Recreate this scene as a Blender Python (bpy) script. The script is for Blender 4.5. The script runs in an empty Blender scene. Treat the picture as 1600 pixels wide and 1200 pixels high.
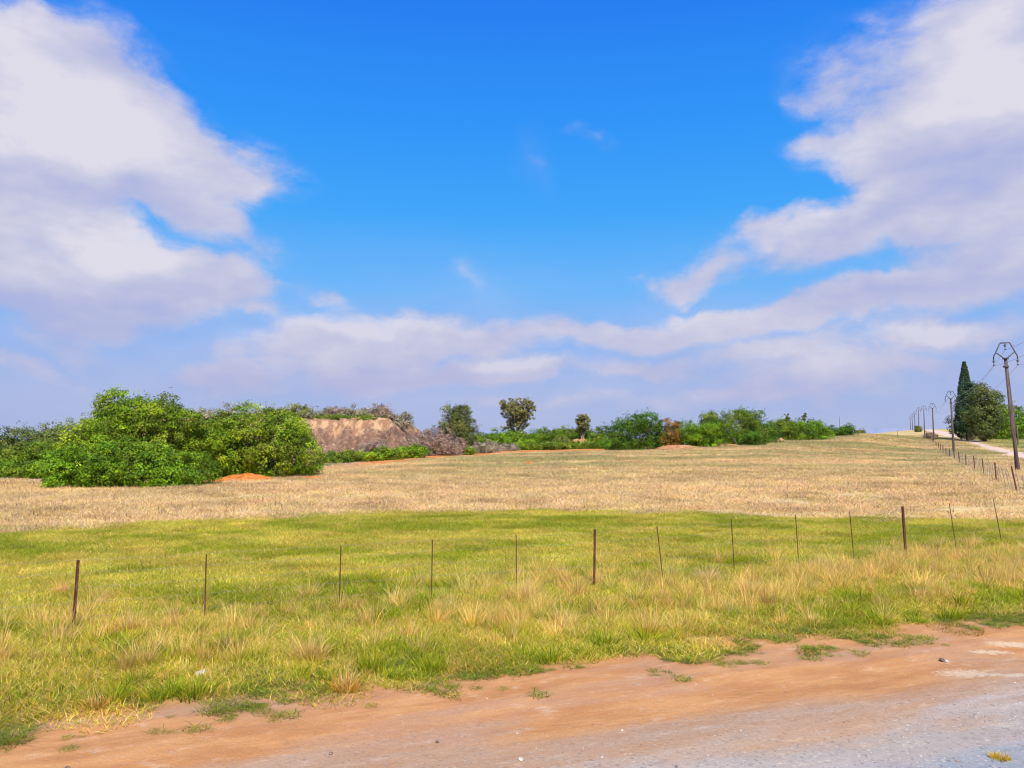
import bpy, math, random
import numpy as np
R = math.radians
rng = np.random.default_rng(7)
random.seed(7)
SC = bpy.context.scene
COL = SC.collection
H = 2.6                     # eye height above the flat verge
F = 1232.0                  # focal length in photo pixels (1600 wide)
TH = math.atan(90 / F)      # camera pitch
CT, ST = math.cos(TH), math.sin(TH)

# ------------------------------------------------------------------ helpers
def ray(px, py):
    y = F * CT - ST * (600 - py)
    return (px - 800) / y, (F * ST + CT * (600 - py)) / y       # X/Y , Z/Y
def sx(px, Y, py=700): return ray(px, py)[0] * Y
def sz(py, Y): return H + ray(800, py)[1] * Y

def _hash(ix, iy, seed):
    n = (ix * 374761393 + iy * 668265263 + seed * 1442695041) & 0x7fffffff
    n = ((n ^ (n >> 13)) * 1274126177) & 0x7fffffff
    return ((n ^ (n >> 16)) & 0xffff) / 65535.0
def vnoise(x, y, seed=0):
    x = np.asarray(x, float); y = np.asarray(y, float)
    ix = np.floor(x).astype(np.int64); iy = np.floor(y).astype(np.int64)
    fx = x - ix; fy = y - iy
    fx = fx * fx * (3 - 2 * fx); fy = fy * fy * (3 - 2 * fy)
    a = _hash(ix, iy, seed); b = _hash(ix + 1, iy, seed); c = _hash(ix, iy + 1, seed); d = _hash(ix + 1, iy + 1, seed)
    return a + (b - a) * fx + (c - a) * fy + (a - b - c + d) * fx * fy
def fbm(x, y, seed=0, o=4):
    s = 0; a = 0.5; t = 0
    for i in range(o):
        s = s + a * vnoise(np.asarray(x) * 2 ** i, np.asarray(y) * 2 ** i, seed + i * 17); t += a; a *= 0.55
    return s / t
def sstep(a, b, x):
    t = np.clip((x - a) / (b - a), 0, 1); return t * t * (3 - 2 * t)

# ------------------------------------------------------------------ terrain
_c = {   # photo column : (depth, photo row of the ground there)
    -500: [(55, 748), (80, 740), (150, 716), (500, 695), (6000, 691)],
    0:    [(55, 748), (72, 741), (150, 716), (500, 695), (6000, 691)],
    250:  [(50, 752), (60, 745), (100, 722), (500, 695), (6000, 691)],
    500:  [(60, 741), (75, 727), (100, 719), (200, 702), (6000, 691)],
    640:  [(60, 739), (95, 713), (120, 711), (200, 700), (6000, 691)],
    800:  [(60, 738), (120, 704), (126, 705), (160, 697), (250, 694), (6000, 691)],
    950:  [(60, 737), (125, 701.5), (150, 692), (250, 687), (6000, 691)],
    1100: [(60, 737), (118, 697), (135, 689), (250, 685), (6000, 691)],
    1200: [(60, 737), (130, 691), (160, 687), (250, 682), (6000, 691)],
    1330: [(60, 735), (100, 708), (160, 679.5), (250, 677), (600, 682), (6000, 691)],
    1430: [(60, 733.5), (100, 713), (140, 699), (200, 685), (300, 675.5), (450, 671.5), (800, 676), (6000, 691)],
    1600: [(34, 768), (60, 733.5), (100, 713), (140, 700), (200, 687), (300, 674), (450, 668), (800, 676), (6000, 691)],
    2200: [(34, 768), (60, 733.5), (100, 713), (140, 700), (200, 687), (300, 674), (450, 668), (800, 676), (6000, 691)]}
_U = np.array([ray(p, 700)[0] for p in sorted(_c)])
_LY = np.linspace(math.log(20), math.log(6000), 240)
_T = []
for p in sorted(_c):
    pts = [(20, 0.0), (28, 0.0)] + [(y, sz(r, y)) for y, r in _c[p]]
    z = np.interp(np.exp(_LY), [q[0] for q in pts], [q[1] for q in pts])
    k = np.array([1, 3, 5, 3, 1]) / 13.0
    zp = np.pad(z, 2, mode='edge'); z = np.convolve(zp, k, 'valid')
    _T.append(z)
_T = np.array(_T)
def base_ground(X, Y):
    X = np.asarray(X, float); Y = np.asarray(Y, float)
    Yc = np.maximum(Y, 20.0)
    u = np.clip(X / Yc, _U[0], _U[-1])
    ui = np.clip(np.searchsorted(_U, u) - 1, 0, len(_U) - 2)
    fu = (u - _U[ui]) / (_U[ui + 1] - _U[ui]); fu = fu * fu * (3 - 2 * fu) * .5 + fu * .5
    fy = (np.log(np.minimum(Yc, 5999)) - _LY[0]) / (_LY[1] - _LY[0])
    yi = np.clip(fy.astype(int), 0, len(_LY) - 2); fy = np.clip(fy - yi, 0, 1)
    a = _T[ui, yi] * (1 - fy) + _T[ui, yi + 1] * fy
    b = _T[ui + 1, yi] * (1 - fy) + _T[ui + 1, yi + 1] * fy
    return a * (1 - fu) + b * fu
RS = np.array([.935, .355]); RN = np.array([.355, -.935])
def road_t(X, Y): return RN[0] * X + RN[1] * (Y - 8.65)
def road_s(X, Y): return RS[0] * X + RS[1] * (Y - 8.65)
def edge_t(X, Y):    # signed distance past the ragged grass edge, + is bare road
    s = road_s(X, Y)
    return road_t(X, Y) + .02 + .30 * (fbm(s * .4, s * 0 + 3, 5, 3) - .5) + .40 * (fbm(X * 2.2, Y * 2.2, 9, 4) - .5)
_fb = np.array([(-60, 19), (-14.8, 22.6), (-10.4, 25.5), (-6.7, 27.6), (0, 28.8), (6.8, 28.2), (10.4, 26.3), (13.9, 26.4), (16, 25.5), (60, 24)])
def field_d(X, Y):   # + is beyond the mown green strip
    return Y - np.interp(X, _fb[:, 0], _fb[:, 1])
def track_d(X, Y):   # distance from the middle of the far gravel track
    return (X - (16.3 + .488 * Y)) / math.hypot(1, .488)
# far edge of the tan field, as depth over direction
_eu = [ray(p, 700)[0] for p in (-900, 0, 90, 340, 420, 520, 580, 640, 760, 800, 950, 1040, 1200, 1290, 1340, 1400, 2200)]
_ey = [54, 55, 47, 50, 58, 72, 84, 95, 112, 120, 125, 116, 128, 150, 175, 900, 900]
def edge_Y(X, Y): return np.interp(X / np.maximum(Y, 1), _eu, _ey)
def ground(X, Y):
    X = np.asarray(X, float); Y = np.asarray(Y, float)
    z = base_ground(X, Y)
    e = road_t(X, Y)
    g = sstep(.3, -1.2, e)
    z = z + g * (.10 * (fbm(X * .5, Y * .5, 21, 3) - .5) + .06 * (fbm(X * 2.2, Y * 2.2, 22, 2) - .5))
    z = z + sstep(25, 60, Y) * .35 * (fbm(X * .09, Y * .09, 23, 3) - .5)
    # crown of the road and shallow wheel ruts
    r = sstep(0, .6, e)
    z = z + r * (.03 * np.cos(e * 3.0) * sstep(6, 3, e) + .02 * (fbm(X * 1.3, Y * 1.3, 31, 3) - .5)) - .04 * sstep(-.6, .6, e)
    return z
def gz(X, Y): return float(ground(np.array([X]), np.array([Y]))[0])

# ------------------------------------------------------------------ object helpers
def mesh_np(name, V, Fc, smooth=False, attrs=None):
    V = np.asarray(V, np.float32); Fc = np.asarray(Fc, np.int32); k = Fc.shape[1]
    me = bpy.data.meshes.new(name)
    me.vertices.add(len(V)); me.vertices.foreach_set('co', V.ravel())
    me.loops.add(Fc.size); me.loops.foreach_set('vertex_index', Fc.ravel())
    me.polygons.add(len(Fc)); me.polygons.foreach_set('loop_start', np.arange(0, Fc.size, k, dtype=np.int32))
    me.polygons.foreach_set('loop_total', np.full(len(Fc), k, np.int32))
    me.polygons.foreach_set('use_smooth', np.full(len(Fc), smooth))
    for n, (typ, dom, data) in (attrs or {}).items():
        a = me.attributes.new(n, typ, dom)
        a.data.foreach_set('value' if typ == 'FLOAT' else ('color' if 'COLOR' in typ else 'vector'), np.asarray(data, np.float32).ravel())
    me.update(calc_edges=True); me.validate()
    return me
def link(name, me, mat=None, parent=None):
    o = bpy.data.objects.new(name, me); COL.objects.link(o)
    if mat and me and not me.materials: me.materials.append(mat)
    if parent: o.parent = parent
    return o
def tag(o, label=None, cat=None, group=None, kind=None):
    if label: o['label'] = label
    if cat: o['category'] = cat
    if group: o['group'] = group
    if kind: o['kind'] = kind
    return o
def empty(name, loc, label, cat, group=None, rz=0):
    o = bpy.data.objects.new(name, None); COL.objects.link(o); o.location = loc; o.rotation_euler = (0, 0, rz)
    o.empty_display_size = .2
    return tag(o, label, cat, group)
class MB:
    def __init__(s): s.v = []; s.f = []
    def tube(s, pts, rads, n=8, cap=True):
        pts = [np.array(p, float) for p in pts]
        if not hasattr(rads, '__len__'): rads = [rads] * len(pts)
        b0 = len(s.v); up = np.array([0, 0, 1.0])
        for i, p in enumerate(pts):
            d = pts[min(i + 1, len(pts) - 1)] - pts[max(i - 1, 0)]; d /= np.linalg.norm(d) + 1e-9
            a = np.cross(d, up)
            if np.linalg.norm(a) < .05: a = np.cross(d, np.array([0, 1.0, 0]))
            a /= np.linalg.norm(a); b = np.cross(d, a)
            for k in range(n):
                t = 2 * math.pi * (k + .5) / n
                s.v.append(p + rads[i] * (math.cos(t) * a + math.sin(t) * b))
        for i in range(len(pts) - 1):
            for k in range(n):
                k2 = (k + 1) % n
                s.f.append((b0 + i * n + k, b0 + i * n + k2, b0 + (i + 1) * n + k2, b0 + (i + 1) * n + k))
        if cap:
            s.f.append(tuple(b0 + k for k in range(n))[::-1]); s.f.append(tuple(b0 + (len(pts) - 1) * n + k for k in range(n)))
    def box(s, c, d, m=None):
        b0 = len(s.v)
        for q in ((-1,-1,-1),(1,-1,-1),(1,1,-1),(-1,1,-1),(-1,-1,1),(1,-1,1),(1,1,1),(-1,1,1)):
            p = np.array([q[i] * d[i] / 2 for i in range(3)])
            if m is not None: p = m @ p
            s.v.append(np.array(c) + p)
        for f in ((0,3,2,1),(4,5,6,7),(0,1,5,4),(1,2,6,5),(2,3,7,6),(3,0,4,7)): s.f.append(tuple(b0 + i for i in f))
    def build(s, name, mat, parent=None, smooth=True):
        me = bpy.data.meshes.new(name); me.from_pydata([tuple(v) for v in s.v], [], s.f)
        me.polygons.foreach_set('use_smooth', [smooth] * len(me.polygons)); me.update()
        return link(name, me, mat, parent)

# ------------------------------------------------------------------ materials
class NT:
    def __init__(s, tree): s.t = tree; s.N = tree.nodes; s.L = tree.links
    def n(s, typ, **kw):
        x = s.N.new(typ)
        for k, v in kw.items(): setattr(x, k, v)
        return x
    def set(s, sock, v):
        if isinstance(v, bpy.types.NodeSocket): s.L.new(v, sock)
        else: sock.default_value = v
    def m(s, op, a, b=0.0, c=None, clamp=False):
        x = s.n('ShaderNodeMath', operation=op, use_clamp=clamp); s.set(x.inputs[0], a); s.set(x.inputs[1], b)
        if c is not None: s.set(x.inputs[2], c)
        return x.outputs[0]
    def noise(s, vec, scale, detail=4, rough=.55, dist=0.0, dim='3D'):
        x = s.n('ShaderNodeTexNoise', noise_dimensions=dim); s.set(x.inputs['Vector'], vec)
        x.inputs['Scale'].default_value = scale; x.inputs['Detail'].default_value = detail
        x.inputs['Roughness'].default_value = rough; x.inputs['Distortion'].default_value = dist
        return x.outputs[0]
    def mapr(s, v, a, b, c=0.0, d=1.0, mode='SMOOTHSTEP'):
        x = s.n('ShaderNodeMapRange', interpolation_type=mode); s.set(x.inputs[0], v)
        for i, q in zip((1, 2, 3, 4), (a, b, c, d)): x.inputs[i].default_value = q
        return x.outputs[0]
    def mix(s, f, a, b, blend='MIX'):
        x = s.n('ShaderNodeMix', data_type='RGBA', blend_type=blend); s.set(x.inputs[0], f)
        for i, q in ((6, a), (7, b)):
            s.set(x.inputs[i], q if isinstance(q, bpy.types.NodeSocket) else (*q[:3], 1))
        return x.outputs[2]
    def attr(s, name, typ='GEOMETRY', out='Fac'):
        x = s.n('ShaderNodeAttribute', attribute_name=name, attribute_type=typ); return x.outputs[out]
    def vscale(s, vec, v):
        x = s.n('ShaderNodeVectorMath', operation='MULTIPLY'); s.set(x.inputs[0], vec); x.inputs[1].default_value = v; return x.outputs[0]
def material(name):
    m = bpy.data.materials.new(name); m.use_nodes = True; m.node_tree.nodes.clear()
    t = NT(m.node_tree); out = t.n('ShaderNodeOutputMaterial'); return m, t, out
def principled(t, out, col, rough=.9, spec=.15, bump=None, bstr=.3, bdist=.02):
    p = t.n('ShaderNodeBsdfPrincipled'); t.set(p.inputs['Base Color'], col if isinstance(col, bpy.types.NodeSocket) else (*col, 1))
    t.set(p.inputs['Roughness'], rough); p.inputs['Specular IOR Level'].default_value = spec
    if bump is not None:
        b = t.n('ShaderNodeBump'); t.set(b.inputs['Height'], bump); b.inputs['Strength'].default_value = bstr; b.inputs['Distance'].default_value = bdist
        t.L.new(b.outputs[0], p.inputs['Normal'])
    t.L.new(p.outputs[0], out.inputs[0]); return p
def mat_leaf(name, trans=.35, rough=.6):
    m, t, out = material(name)
    c = t.attr('bcol', out='Color')
    ti = t.attr('tint', 'INSTANCER', 'Color') if name.startswith('grass') else None
    if ti is not None: c = t.mix(1.0, c, ti, 'MULTIPLY')
    d = t.n('ShaderNodeBsdfPrincipled'); t.set(d.inputs['Base Color'], c); d.inputs['Roughness'].default_value = rough
    d.inputs['Specular IOR Level'].default_value = .25
    tr = t.n('ShaderNodeBsdfTranslucent'); t.set(tr.inputs[0], c)
    mx = t.n('ShaderNodeMixShader'); mx.inputs[0].default_value = trans
    t.L.new(d.outputs[0], mx.inputs[1]); t.L.new(tr.outputs[0], mx.inputs[2]); t.L.new(mx.outputs[0], out.inputs[0])
    return m
M_LEAF = mat_leaf('leaf', .24, .55); M_GRASS = mat_leaf('grass_blade', .4, .8); M_TUFT = mat_leaf('tussock_blade', .4, .8)
def mat_noise(name, a, b, scale=3, rough=.9, spec=.15, bstr=.4, bdist=.02, stretch=(1, 1, 1), metal=0):
    m, t, out = material(name)
    g = t.n('ShaderNodeTexCoord'); v = t.vscale(g.outputs['Object'], stretch)
    n = t.noise(v, scale, 6, .65)
    p = principled(t, out, t.mix(t.mapr(n, .35, .65), a, b), rough, spec, n, bstr, bdist); p.inputs['Metallic'].default_value = metal
    return m
M_BARK = mat_noise('bark', (.10, .075, .055), (.22, .17, .13), 4, stretch=(3, 3, .6))
M_PALE_BARK = mat_noise('pale_bark', (.35, .27, .20), (.6, .52, .42), 2, stretch=(2, 2, .5))
M_POLE = mat_noise('pole_timber', (.07, .05, .05), (.17, .12, .10), 3, .7, .3, stretch=(6, 6, .3))
M_RUST = mat_noise('rusty_steel', (.085, .030, .022), (.20, .075, .05), 14, .8, .3)
M_IRON = mat_noise('bracket_steel', (.07, .06, .08), (.14, .12, .15), 8, .6, .4)
M_INS = mat_noise('insulator_glaze', (.05, .03, .03), (.12, .07, .06), 6, .3, .5, .1)
M_WIRE = mat_noise('wire_steel', (.22, .21, .20), (.4, .38, .36), 20, .5, .5, .05)
M_CABLE = mat_noise('cable_metal', (.25, .25, .28), (.4, .4, .43), 5, .5, .5, .05)
M_STONE = mat_noise('pale_stone', (.45, .40, .33), (.75, .68, .58), 6, .9, .2)
M_DARKSTONE = mat_noise('dark_stone', (.10, .07, .055), (.35, .27, .22), 9, .9, .2)
M_REDSOIL = mat_noise('red_soil', (.42, .115, .025), (.66, .24, .06), 2.2, .95, .05, .8, .06)
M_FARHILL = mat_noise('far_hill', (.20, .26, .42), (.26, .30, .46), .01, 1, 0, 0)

PALE = [(ray(q, r)[0] * H / -ray(q, r)[1], H / -ray(q, r)[1], wx, wy) for q, r, wx, wy in ((1512, 1044, .55, .30), (1590, 1049, .6, .16), (1596, 1002, .7, .2), (1545, 1012, .5, .12))]
def ground_material():
    m, t, out = material('ground_cover')
    geo = t.n('ShaderNodeNewGeometry'); P = geo.outputs['Position']
    e = t.attr('edge'); fd = t.attr('field'); rd = t.attr('red'); tk = t.attr('track'); far = t.attr('beyond')
    mp = t.n('ShaderNodeMapping'); t.L.new(P, mp.inputs[0]); mp.inputs['Rotation'].default_value = (0, 0, -math.atan2(.355, .935))
    RP = mp.outputs[0]
    along = t.vscale(RP, (.22, 1, 1))
    n1 = t.noise(along, 1.1, 5, .6); n2 = t.noise(P, 14, 6, .7); n3 = t.noise(P, 60, 4, .7); n4 = t.noise(along, 3.5, 5, .65)
    # ---- road
    orange = t.mix(t.mapr(n4, .35, .65), (.54, .25, .095), (.68, .35, .14))
    orange = t.mix(t.mapr(n1, .45, .68), orange, (.52, .30, .18))
    ee = t.m('ADD', t.m('SUBTRACT', e, -.20), t.m('MULTIPLY', t.m('SUBTRACT', n1, .5), 2.6))
    pinkgrey = t.mix(t.mapr(n4, .3, .7), (.52, .31, .18), (.54, .38, .26))
    grey = t.mix(t.mapr(n1, .4, .62), (.43, .38, .34), (.56, .48, .42))
    c = t.mix(t.mapr(ee, 1.1, 1.9), orange, pinkgrey)
    c = t.mix(t.mapr(ee, 2.1, 2.7), c, grey)
    c = t.mix(t.mapr(ee, 2.9, 3.5), c, (.34, .37, .40))
    pale = t.m('MULTIPLY', t.mapr(t.noise(along, 1.6, 6, .7), .60, .70), t.mapr(e, .9, 1.7))
    c = t.mix(t.m('MULTIPLY', pale, .75), c, (.78, .68, .55))
    for (qx, qy, rx_, ry_) in PALE:
        mq = t.n('ShaderNodeMapping', vector_type='TEXTURE'); t.L.new(P, mq.inputs[0]); mq.inputs['Location'].default_value = (qx, qy, 0); mq.inputs['Scale'].default_value = (rx_, ry_, 1)
        vs = t.n('ShaderNodeVectorMath', operation='MULTIPLY'); t.L.new(mq.outputs[0], vs.inputs[0]); vs.inputs[1].default_value = (1, 1, 0)
        gq = t.n('ShaderNodeTexGradient', gradient_type='SPHERICAL'); t.L.new(vs.outputs[0], gq.inputs[0])
        c = t.mix(t.m('MULTIPLY', t.mapr(t.m('ADD', gq.outputs['Fac'], t.m('MULTIPLY', t.m('SUBTRACT', n2, .5), 2.2)), .25, .75), t.mapr(gq.outputs['Fac'], 0, .3, 0, .6)), c, (.80, .68, .48))
    grit = t.n('ShaderNodeTexVoronoi'); t.L.new(P, grit.inputs['Vector']); grit.inputs['Scale'].default_value = 42
    gcol = t.n('ShaderNodeSeparateColor'); t.L.new(grit.outputs['Color'], gcol.inputs[0])
    gm = t.m('MULTIPLY', t.mapr(gcol.outputs[0], .80, .86), t.mapr(ee, .8, 3.4, .10, .8, 'LINEAR'))
    gmix = t.mix(gcol.outputs[1], (.13, .11, .11), (.74, .68, .60))
    c = t.mix(t.m('MULTIPLY', gm, .75), c, gmix)
    c = t.mix(t.mapr(n3, .35, .75, 0, .42), c, t.mix(.5, c, (.14, .08, .05)))
    n5 = t.noise(t.vscale(RP, (.5, 1, 1)), 6.5, 7, .75)
    c = t.mix(t.mapr(n5, .52, .72, 0, .5), c, t.mix(.55, c, (.20, .12, .08)))
    c = t.mix(t.mapr(n5, .46, .30, 0, .35), c, (.80, .62, .46))
    # ---- verge and mown strip soil
    soil = t.mix(t.mapr(n2, .35, .65), (.56, .30, .10), (.44, .26, .09))
    green = t.mix(t.mapr(n2, .3, .6), (.24, .24, .03), (.46, .38, .10))
    verge = t.mix(t.mapr(t.m('ADD', e, t.m('MULTIPLY', t.m('SUBTRACT', n2, .5), 1.6)), -1.7, -.5), green, soil)
    # ---- tan field
    st = t.noise(t.vscale(P, (.05, .35, 1)), 1.0, 6, .62); st2 = t.noise(t.vscale(P, (.5, 1, 1)), .8, 8, .75)
    tan = t.mix(t.mapr(st2, .3, .7), (.54, .40, .16), (.78, .61, .33))
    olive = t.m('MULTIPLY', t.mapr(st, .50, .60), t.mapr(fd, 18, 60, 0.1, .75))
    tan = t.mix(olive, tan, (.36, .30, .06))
    rows = t.m('MULTIPLY', t.mapr(t.noise(t.vscale(P, (.02, .5, 1)), .45, 5, .6), .56, .62), t.mapr(fd, 15, 45, 0, .7))
    tan = t.mix(rows, tan, (.40, .22, .07))
    pink = t.mapr(t.noise(P, .05, 4, .6), .52, .66, 0, .45)
    tan = t.mix(pink, tan, (.62, .42, .20))
    red = t.mix(t.mapr(st2, .3, .7), (.50, .165, .04), (.72, .31, .10))
    rr = t.m('ADD', rd, t.m('MULTIPLY', t.m('SUBTRACT', st2, .5), .9))
    tan = t.mix(t.mapr(rr, .35, .6), tan, red)
    # ---- beyond the field: scrubby earth
    scrub = t.mix(t.mapr(t.noise(P, .12, 6, .65), .42, .58), (.15, .17, .05), (.50, .31, .20))
    tan = t.mix(t.mapr(far, -.5, 1.5), tan, scrub)
    # ---- right-hand pasture by the track
    past = t.mix(t.mapr(t.noise(t.vscale(P, (.3, 1, 1)), .06, 6, .7), .42, .58), (.34, .38, .06), (.62, .46, .17))
    tan = t.mix(t.mapr(tk, 3.5, 6), tan, past)
    tcol = t.mix(t.mapr(st2, .3, .7), (.60, .42, .31), (.78, .62, .50))
    ab = t.m('ABSOLUTE', tk)
    tan = t.mix(t.m('MULTIPLY', t.mapr(t.m('ADD', ab, t.m('MULTIPLY', t.m('SUBTRACT', st2, .5), 1.2)), 2.7, 2.2), t.mapr(fd, 4, 10)), tan, tcol)
    bl = t.m('ADD', fd, t.m('MULTIPLY', t.m('SUBTRACT', t.noise(P, .9, 5, .7), .5), 3.0))
    grassland = t.mix(t.mapr(bl, -.8, .9), verge, tan)
    en = t.m('ADD', e, t.m('MULTIPLY', t.m('SUBTRACT', n2, .5), .55))
    c = t.mix(t.mapr(en, -.95, -.45), grassland, c)
    h = t.m('ADD', t.m('ADD', t.m('MULTIPLY', n2, .5), t.m('MULTIPLY', n3, .35)), t.m('MULTIPLY', gm, .5))
    principled(t, out, c, .95, .08, h, .8, .035)
    return m
M_GROUND = ground_material()

# ------------------------------------------------------------------ ground sheet
def spaced(lo, hi, c0, c1, dmin, g):
    xs = list(np.arange(c0, c1, dmin)); x = c1; st = dmin
    while x < hi: xs.append(x); st = max(dmin, st * (1 + g)); x += st
    xs.append(hi); x = c0; st = dmin
    while x > lo: st = max(dmin, st * (1 + g)); x -= st; xs.append(max(x, lo))
    return np.unique(np.array(xs))
gx = spaced(-6000, 6000, -14, 14, .16, .032); gy = spaced(-300, 6500, 4.5, 14, .13, .015)
GX, GY = np.meshgrid(gx, gy)
GZ = ground(GX, GY)
nx, ny = len(gx), len(gy)
idx = np.arange(nx * ny).reshape(ny, nx)
faces = np.stack([idx[:-1, :-1], idx[:-1, 1:], idx[1:, 1:], idx[1:, :-1]], -1).reshape(-1, 4)
def red_amt(X, Y):
    e = edge_Y(X, Y) - Y
    u = X / np.maximum(Y, 1)
    a = sstep(ray(500, 700)[0], ray(620, 700)[0], u) * sstep(ray(1250, 700)[0], ray(1130, 700)[0], u)
    r = sstep(17, 4, e) * a * (.95 - .45 * sstep(ray(960, 700)[0], ray(1060, 700)[0], u)) + sstep(45, 8, e) * a * .2
    b = sstep(ray(60, 700)[0], ray(120, 700)[0], u) * sstep(ray(560, 700)[0], ray(500, 700)[0], u)
    r = r + b * sstep(3.6, .5, e) * .9
    return r * sstep(20, 40, Y)
ME = mesh_np('ground', np.stack([GX, GY, GZ], -1).reshape(-1, 3), faces, True, {
    'edge': ('FLOAT', 'POINT', edge_t(GX, GY)), 'field': ('FLOAT', 'POINT', field_d(GX, GY)),
    'red': ('FLOAT', 'POINT', red_amt(GX, GY)), 'track': ('FLOAT', 'POINT', track_d(GX, GY)),
    'beyond': ('FLOAT', 'POINT', np.clip(GY - edge_Y(GX, GY), -50, 50))})
tag(link('ground', ME, M_GROUND), kind='structure')

# thin blue hills on the skyline
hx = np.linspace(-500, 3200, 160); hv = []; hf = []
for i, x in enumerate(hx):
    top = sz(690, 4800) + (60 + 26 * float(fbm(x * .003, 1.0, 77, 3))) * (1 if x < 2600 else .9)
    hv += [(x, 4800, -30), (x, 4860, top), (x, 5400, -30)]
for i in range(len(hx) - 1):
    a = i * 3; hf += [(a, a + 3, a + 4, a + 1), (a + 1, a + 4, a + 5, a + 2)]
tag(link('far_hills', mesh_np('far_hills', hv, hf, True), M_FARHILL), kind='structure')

# ------------------------------------------------------------------ grass
def blades(n, rad, hmin, hmax, w, lean, cols, cw, seed, curl=.5, flat=0.0, disk=True, seg=2):
    g = np.random.default_rng(seed)
    r = rad * np.sqrt(g.random(n)) if disk else rad * g.random(n) ** 1.0
    a = g.random(n) * 2 * np.pi
    bx, by = r * np.cos(a), r * np.sin(a)
    h = hmin + (hmax - hmin) * g.random(n) ** 1.5
    az = g.random(n) * 2 * np.pi if disk else a + g.normal(0, .5, n)
    ln = np.abs(g.normal(lean, lean * .5 + .05, n))
    dx, dy = np.cos(az) * ln, np.sin(az) * ln
    wa = g.random(n) * np.pi; wx, wy = np.cos(wa) * w / 2, np.sin(wa) * w / 2
    ww = .7 + .6 * g.random(n)
    wx *= ww; wy *= ww
    V = []
    for k, (t, wk) in enumerate(((0, 1), (.55, .8), (1, .12))):
        out = t + curl * t * t; up = t * (1 - .28 * curl * t * np.minimum(ln, 1.5))
        px, py, pz = bx + dx * h * out, by + dy * h * out, np.maximum(h * up * (1 - flat), .004) - (.02 if k == 0 else 0)
        V.append(np.stack([px - wx * wk, py - wy * wk, pz], -1)); V.append(np.stack([px + wx * wk, py + wy * wk, pz], -1))
    V = np.stack(V, 1).reshape(-1, 3)
    b = np.arange(n)[:, None] * 6
    Fc = np.concatenate([b + np.array([0, 1, 3, 2]), b + np.array([2, 3, 5, 4])], 1).reshape(-1, 4)
    cols = np.array(cols); ci = g.choice(len(cols), n, p=np.array(cw) / sum(cw))
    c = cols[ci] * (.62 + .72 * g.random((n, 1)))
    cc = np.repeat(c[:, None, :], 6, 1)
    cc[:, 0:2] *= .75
    cc = np.concatenate([cc, np.ones((n, 6, 1))], -1).reshape(-1, 4)
    return V, Fc, cc
def proto(name, *parts):
    V = []; Fc = []; C = []; o = 0
    for v, f, c in parts: V.append(v); Fc.append(f + o); C.append(c); o += len(v)
    me = mesh_np(name, np.concatenate(V), np.concatenate(Fc), False, {'bcol': ('FLOAT_COLOR', 'POINT', np.concatenate(C))})
    me.materials.append(M_GRASS); return me
STRAW = (.92, .70, .22); STRAW2 = (.80, .52, .11); BUFF = (.90, .64, .30); GRN = (.27, .37, .008); GRN2 = (.44, .50, .012); YG = (.66, .58, .03); DKG = (.12, .22, .012); GOLD = (.74, .42, .04)
def source_collection(name, meshes):
    c = bpy.data.collections.new(name)          # not linked to the scene: only feeds the scatter
    for i, me in enumerate(meshes):
        c.objects.link(bpy.data.objects.new('%s_%02d' % (name, i), me))
    return c
def scatter(name, pts, rotz, scl, var, tint, coll, label, cat, tilt=None):
    n = len(pts); me = bpy.data.meshes.new(name); me.vertices.add(n)
    me.vertices.foreach_set('co', np.asarray(pts, np.float32).ravel())
    rot = np.zeros((n, 3)); rot[:, 2] = rotz
    if tilt is not None: rot[:, 0:2] = tilt
    for nm, typ, d in (('rot', 'FLOAT_VECTOR', rot), ('scl', 'FLOAT_VECTOR', scl), ('tint', 'FLOAT_COLOR', np.concatenate([tint, np.ones((n, 1))], 1))):
        a = me.attributes.new(nm, typ, 'POINT'); a.data.foreach_set('color' if 'COLOR' in typ else 'vector', np.asarray(d, np.float32).ravel())
    a = me.attributes.new('variant', 'INT', 'POINT'); a.data.foreach_set('value', np.asarray(var, np.int32))
    o = link(name, me); tag(o, label, cat, kind='stuff')
    ng = bpy.data.node_groups.new(name + '_scatter', 'GeometryNodeTree')
    ng.interface.new_socket('Geometry', in_out='INPUT', socket_type='NodeSocketGeometry')
    ng.interface.new_socket('Geometry', in_out='OUTPUT', socket_type='NodeSocketGeometry')
    N = ng.nodes; L = ng.links
    gi = N.new('NodeGroupInput'); go = N.new('NodeGroupOutput'); ip = N.new('GeometryNodeInstanceOnPoints')
    ci = N.new('GeometryNodeCollectionInfo'); ci.inputs['Collection'].default_value = coll
    ci.inputs['Separate Children'].default_value = True; ci.inputs['Reset Children'].default_value = True
    def na(nm, typ):
        x = N.new('GeometryNodeInputNamedAttribute'); x.data_type = typ; x.inputs[0].default_value = nm; return x.outputs[0]
    L.new(gi.outputs[0], ip.inputs['Points']); L.new(ci.outputs[0], ip.inputs['Instance'])
    ip.inputs['Pick Instance'].default_value = True
    L.new(na('variant', 'INT'), ip.inputs['Instance Index']); L.new(na('rot', 'FLOAT_VECTOR'), ip.inputs['Rotation']); L.new(na('scl', 'FLOAT_VECTOR'), ip.inputs['Scale'])
    L.new(ip.outputs[0], go.inputs[0])
    md = o.modifiers.new('scatter', 'NODES'); md.node_group = ng
    return o
def frustum_pts(n, y0, y1, g, umax=.78, p=1.0):
    """random points over the wedge of land seen from the road; p<1 thins with distance"""
    Y = (y0 ** (1 + p) + (y1 ** (1 + p) - y0 ** (1 + p)) * g.random(n)) ** (1 / (1 + p))
    X = (g.random(n) * 2 - 1) * (umax * Y + 1.5)
    return X, Y

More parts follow.
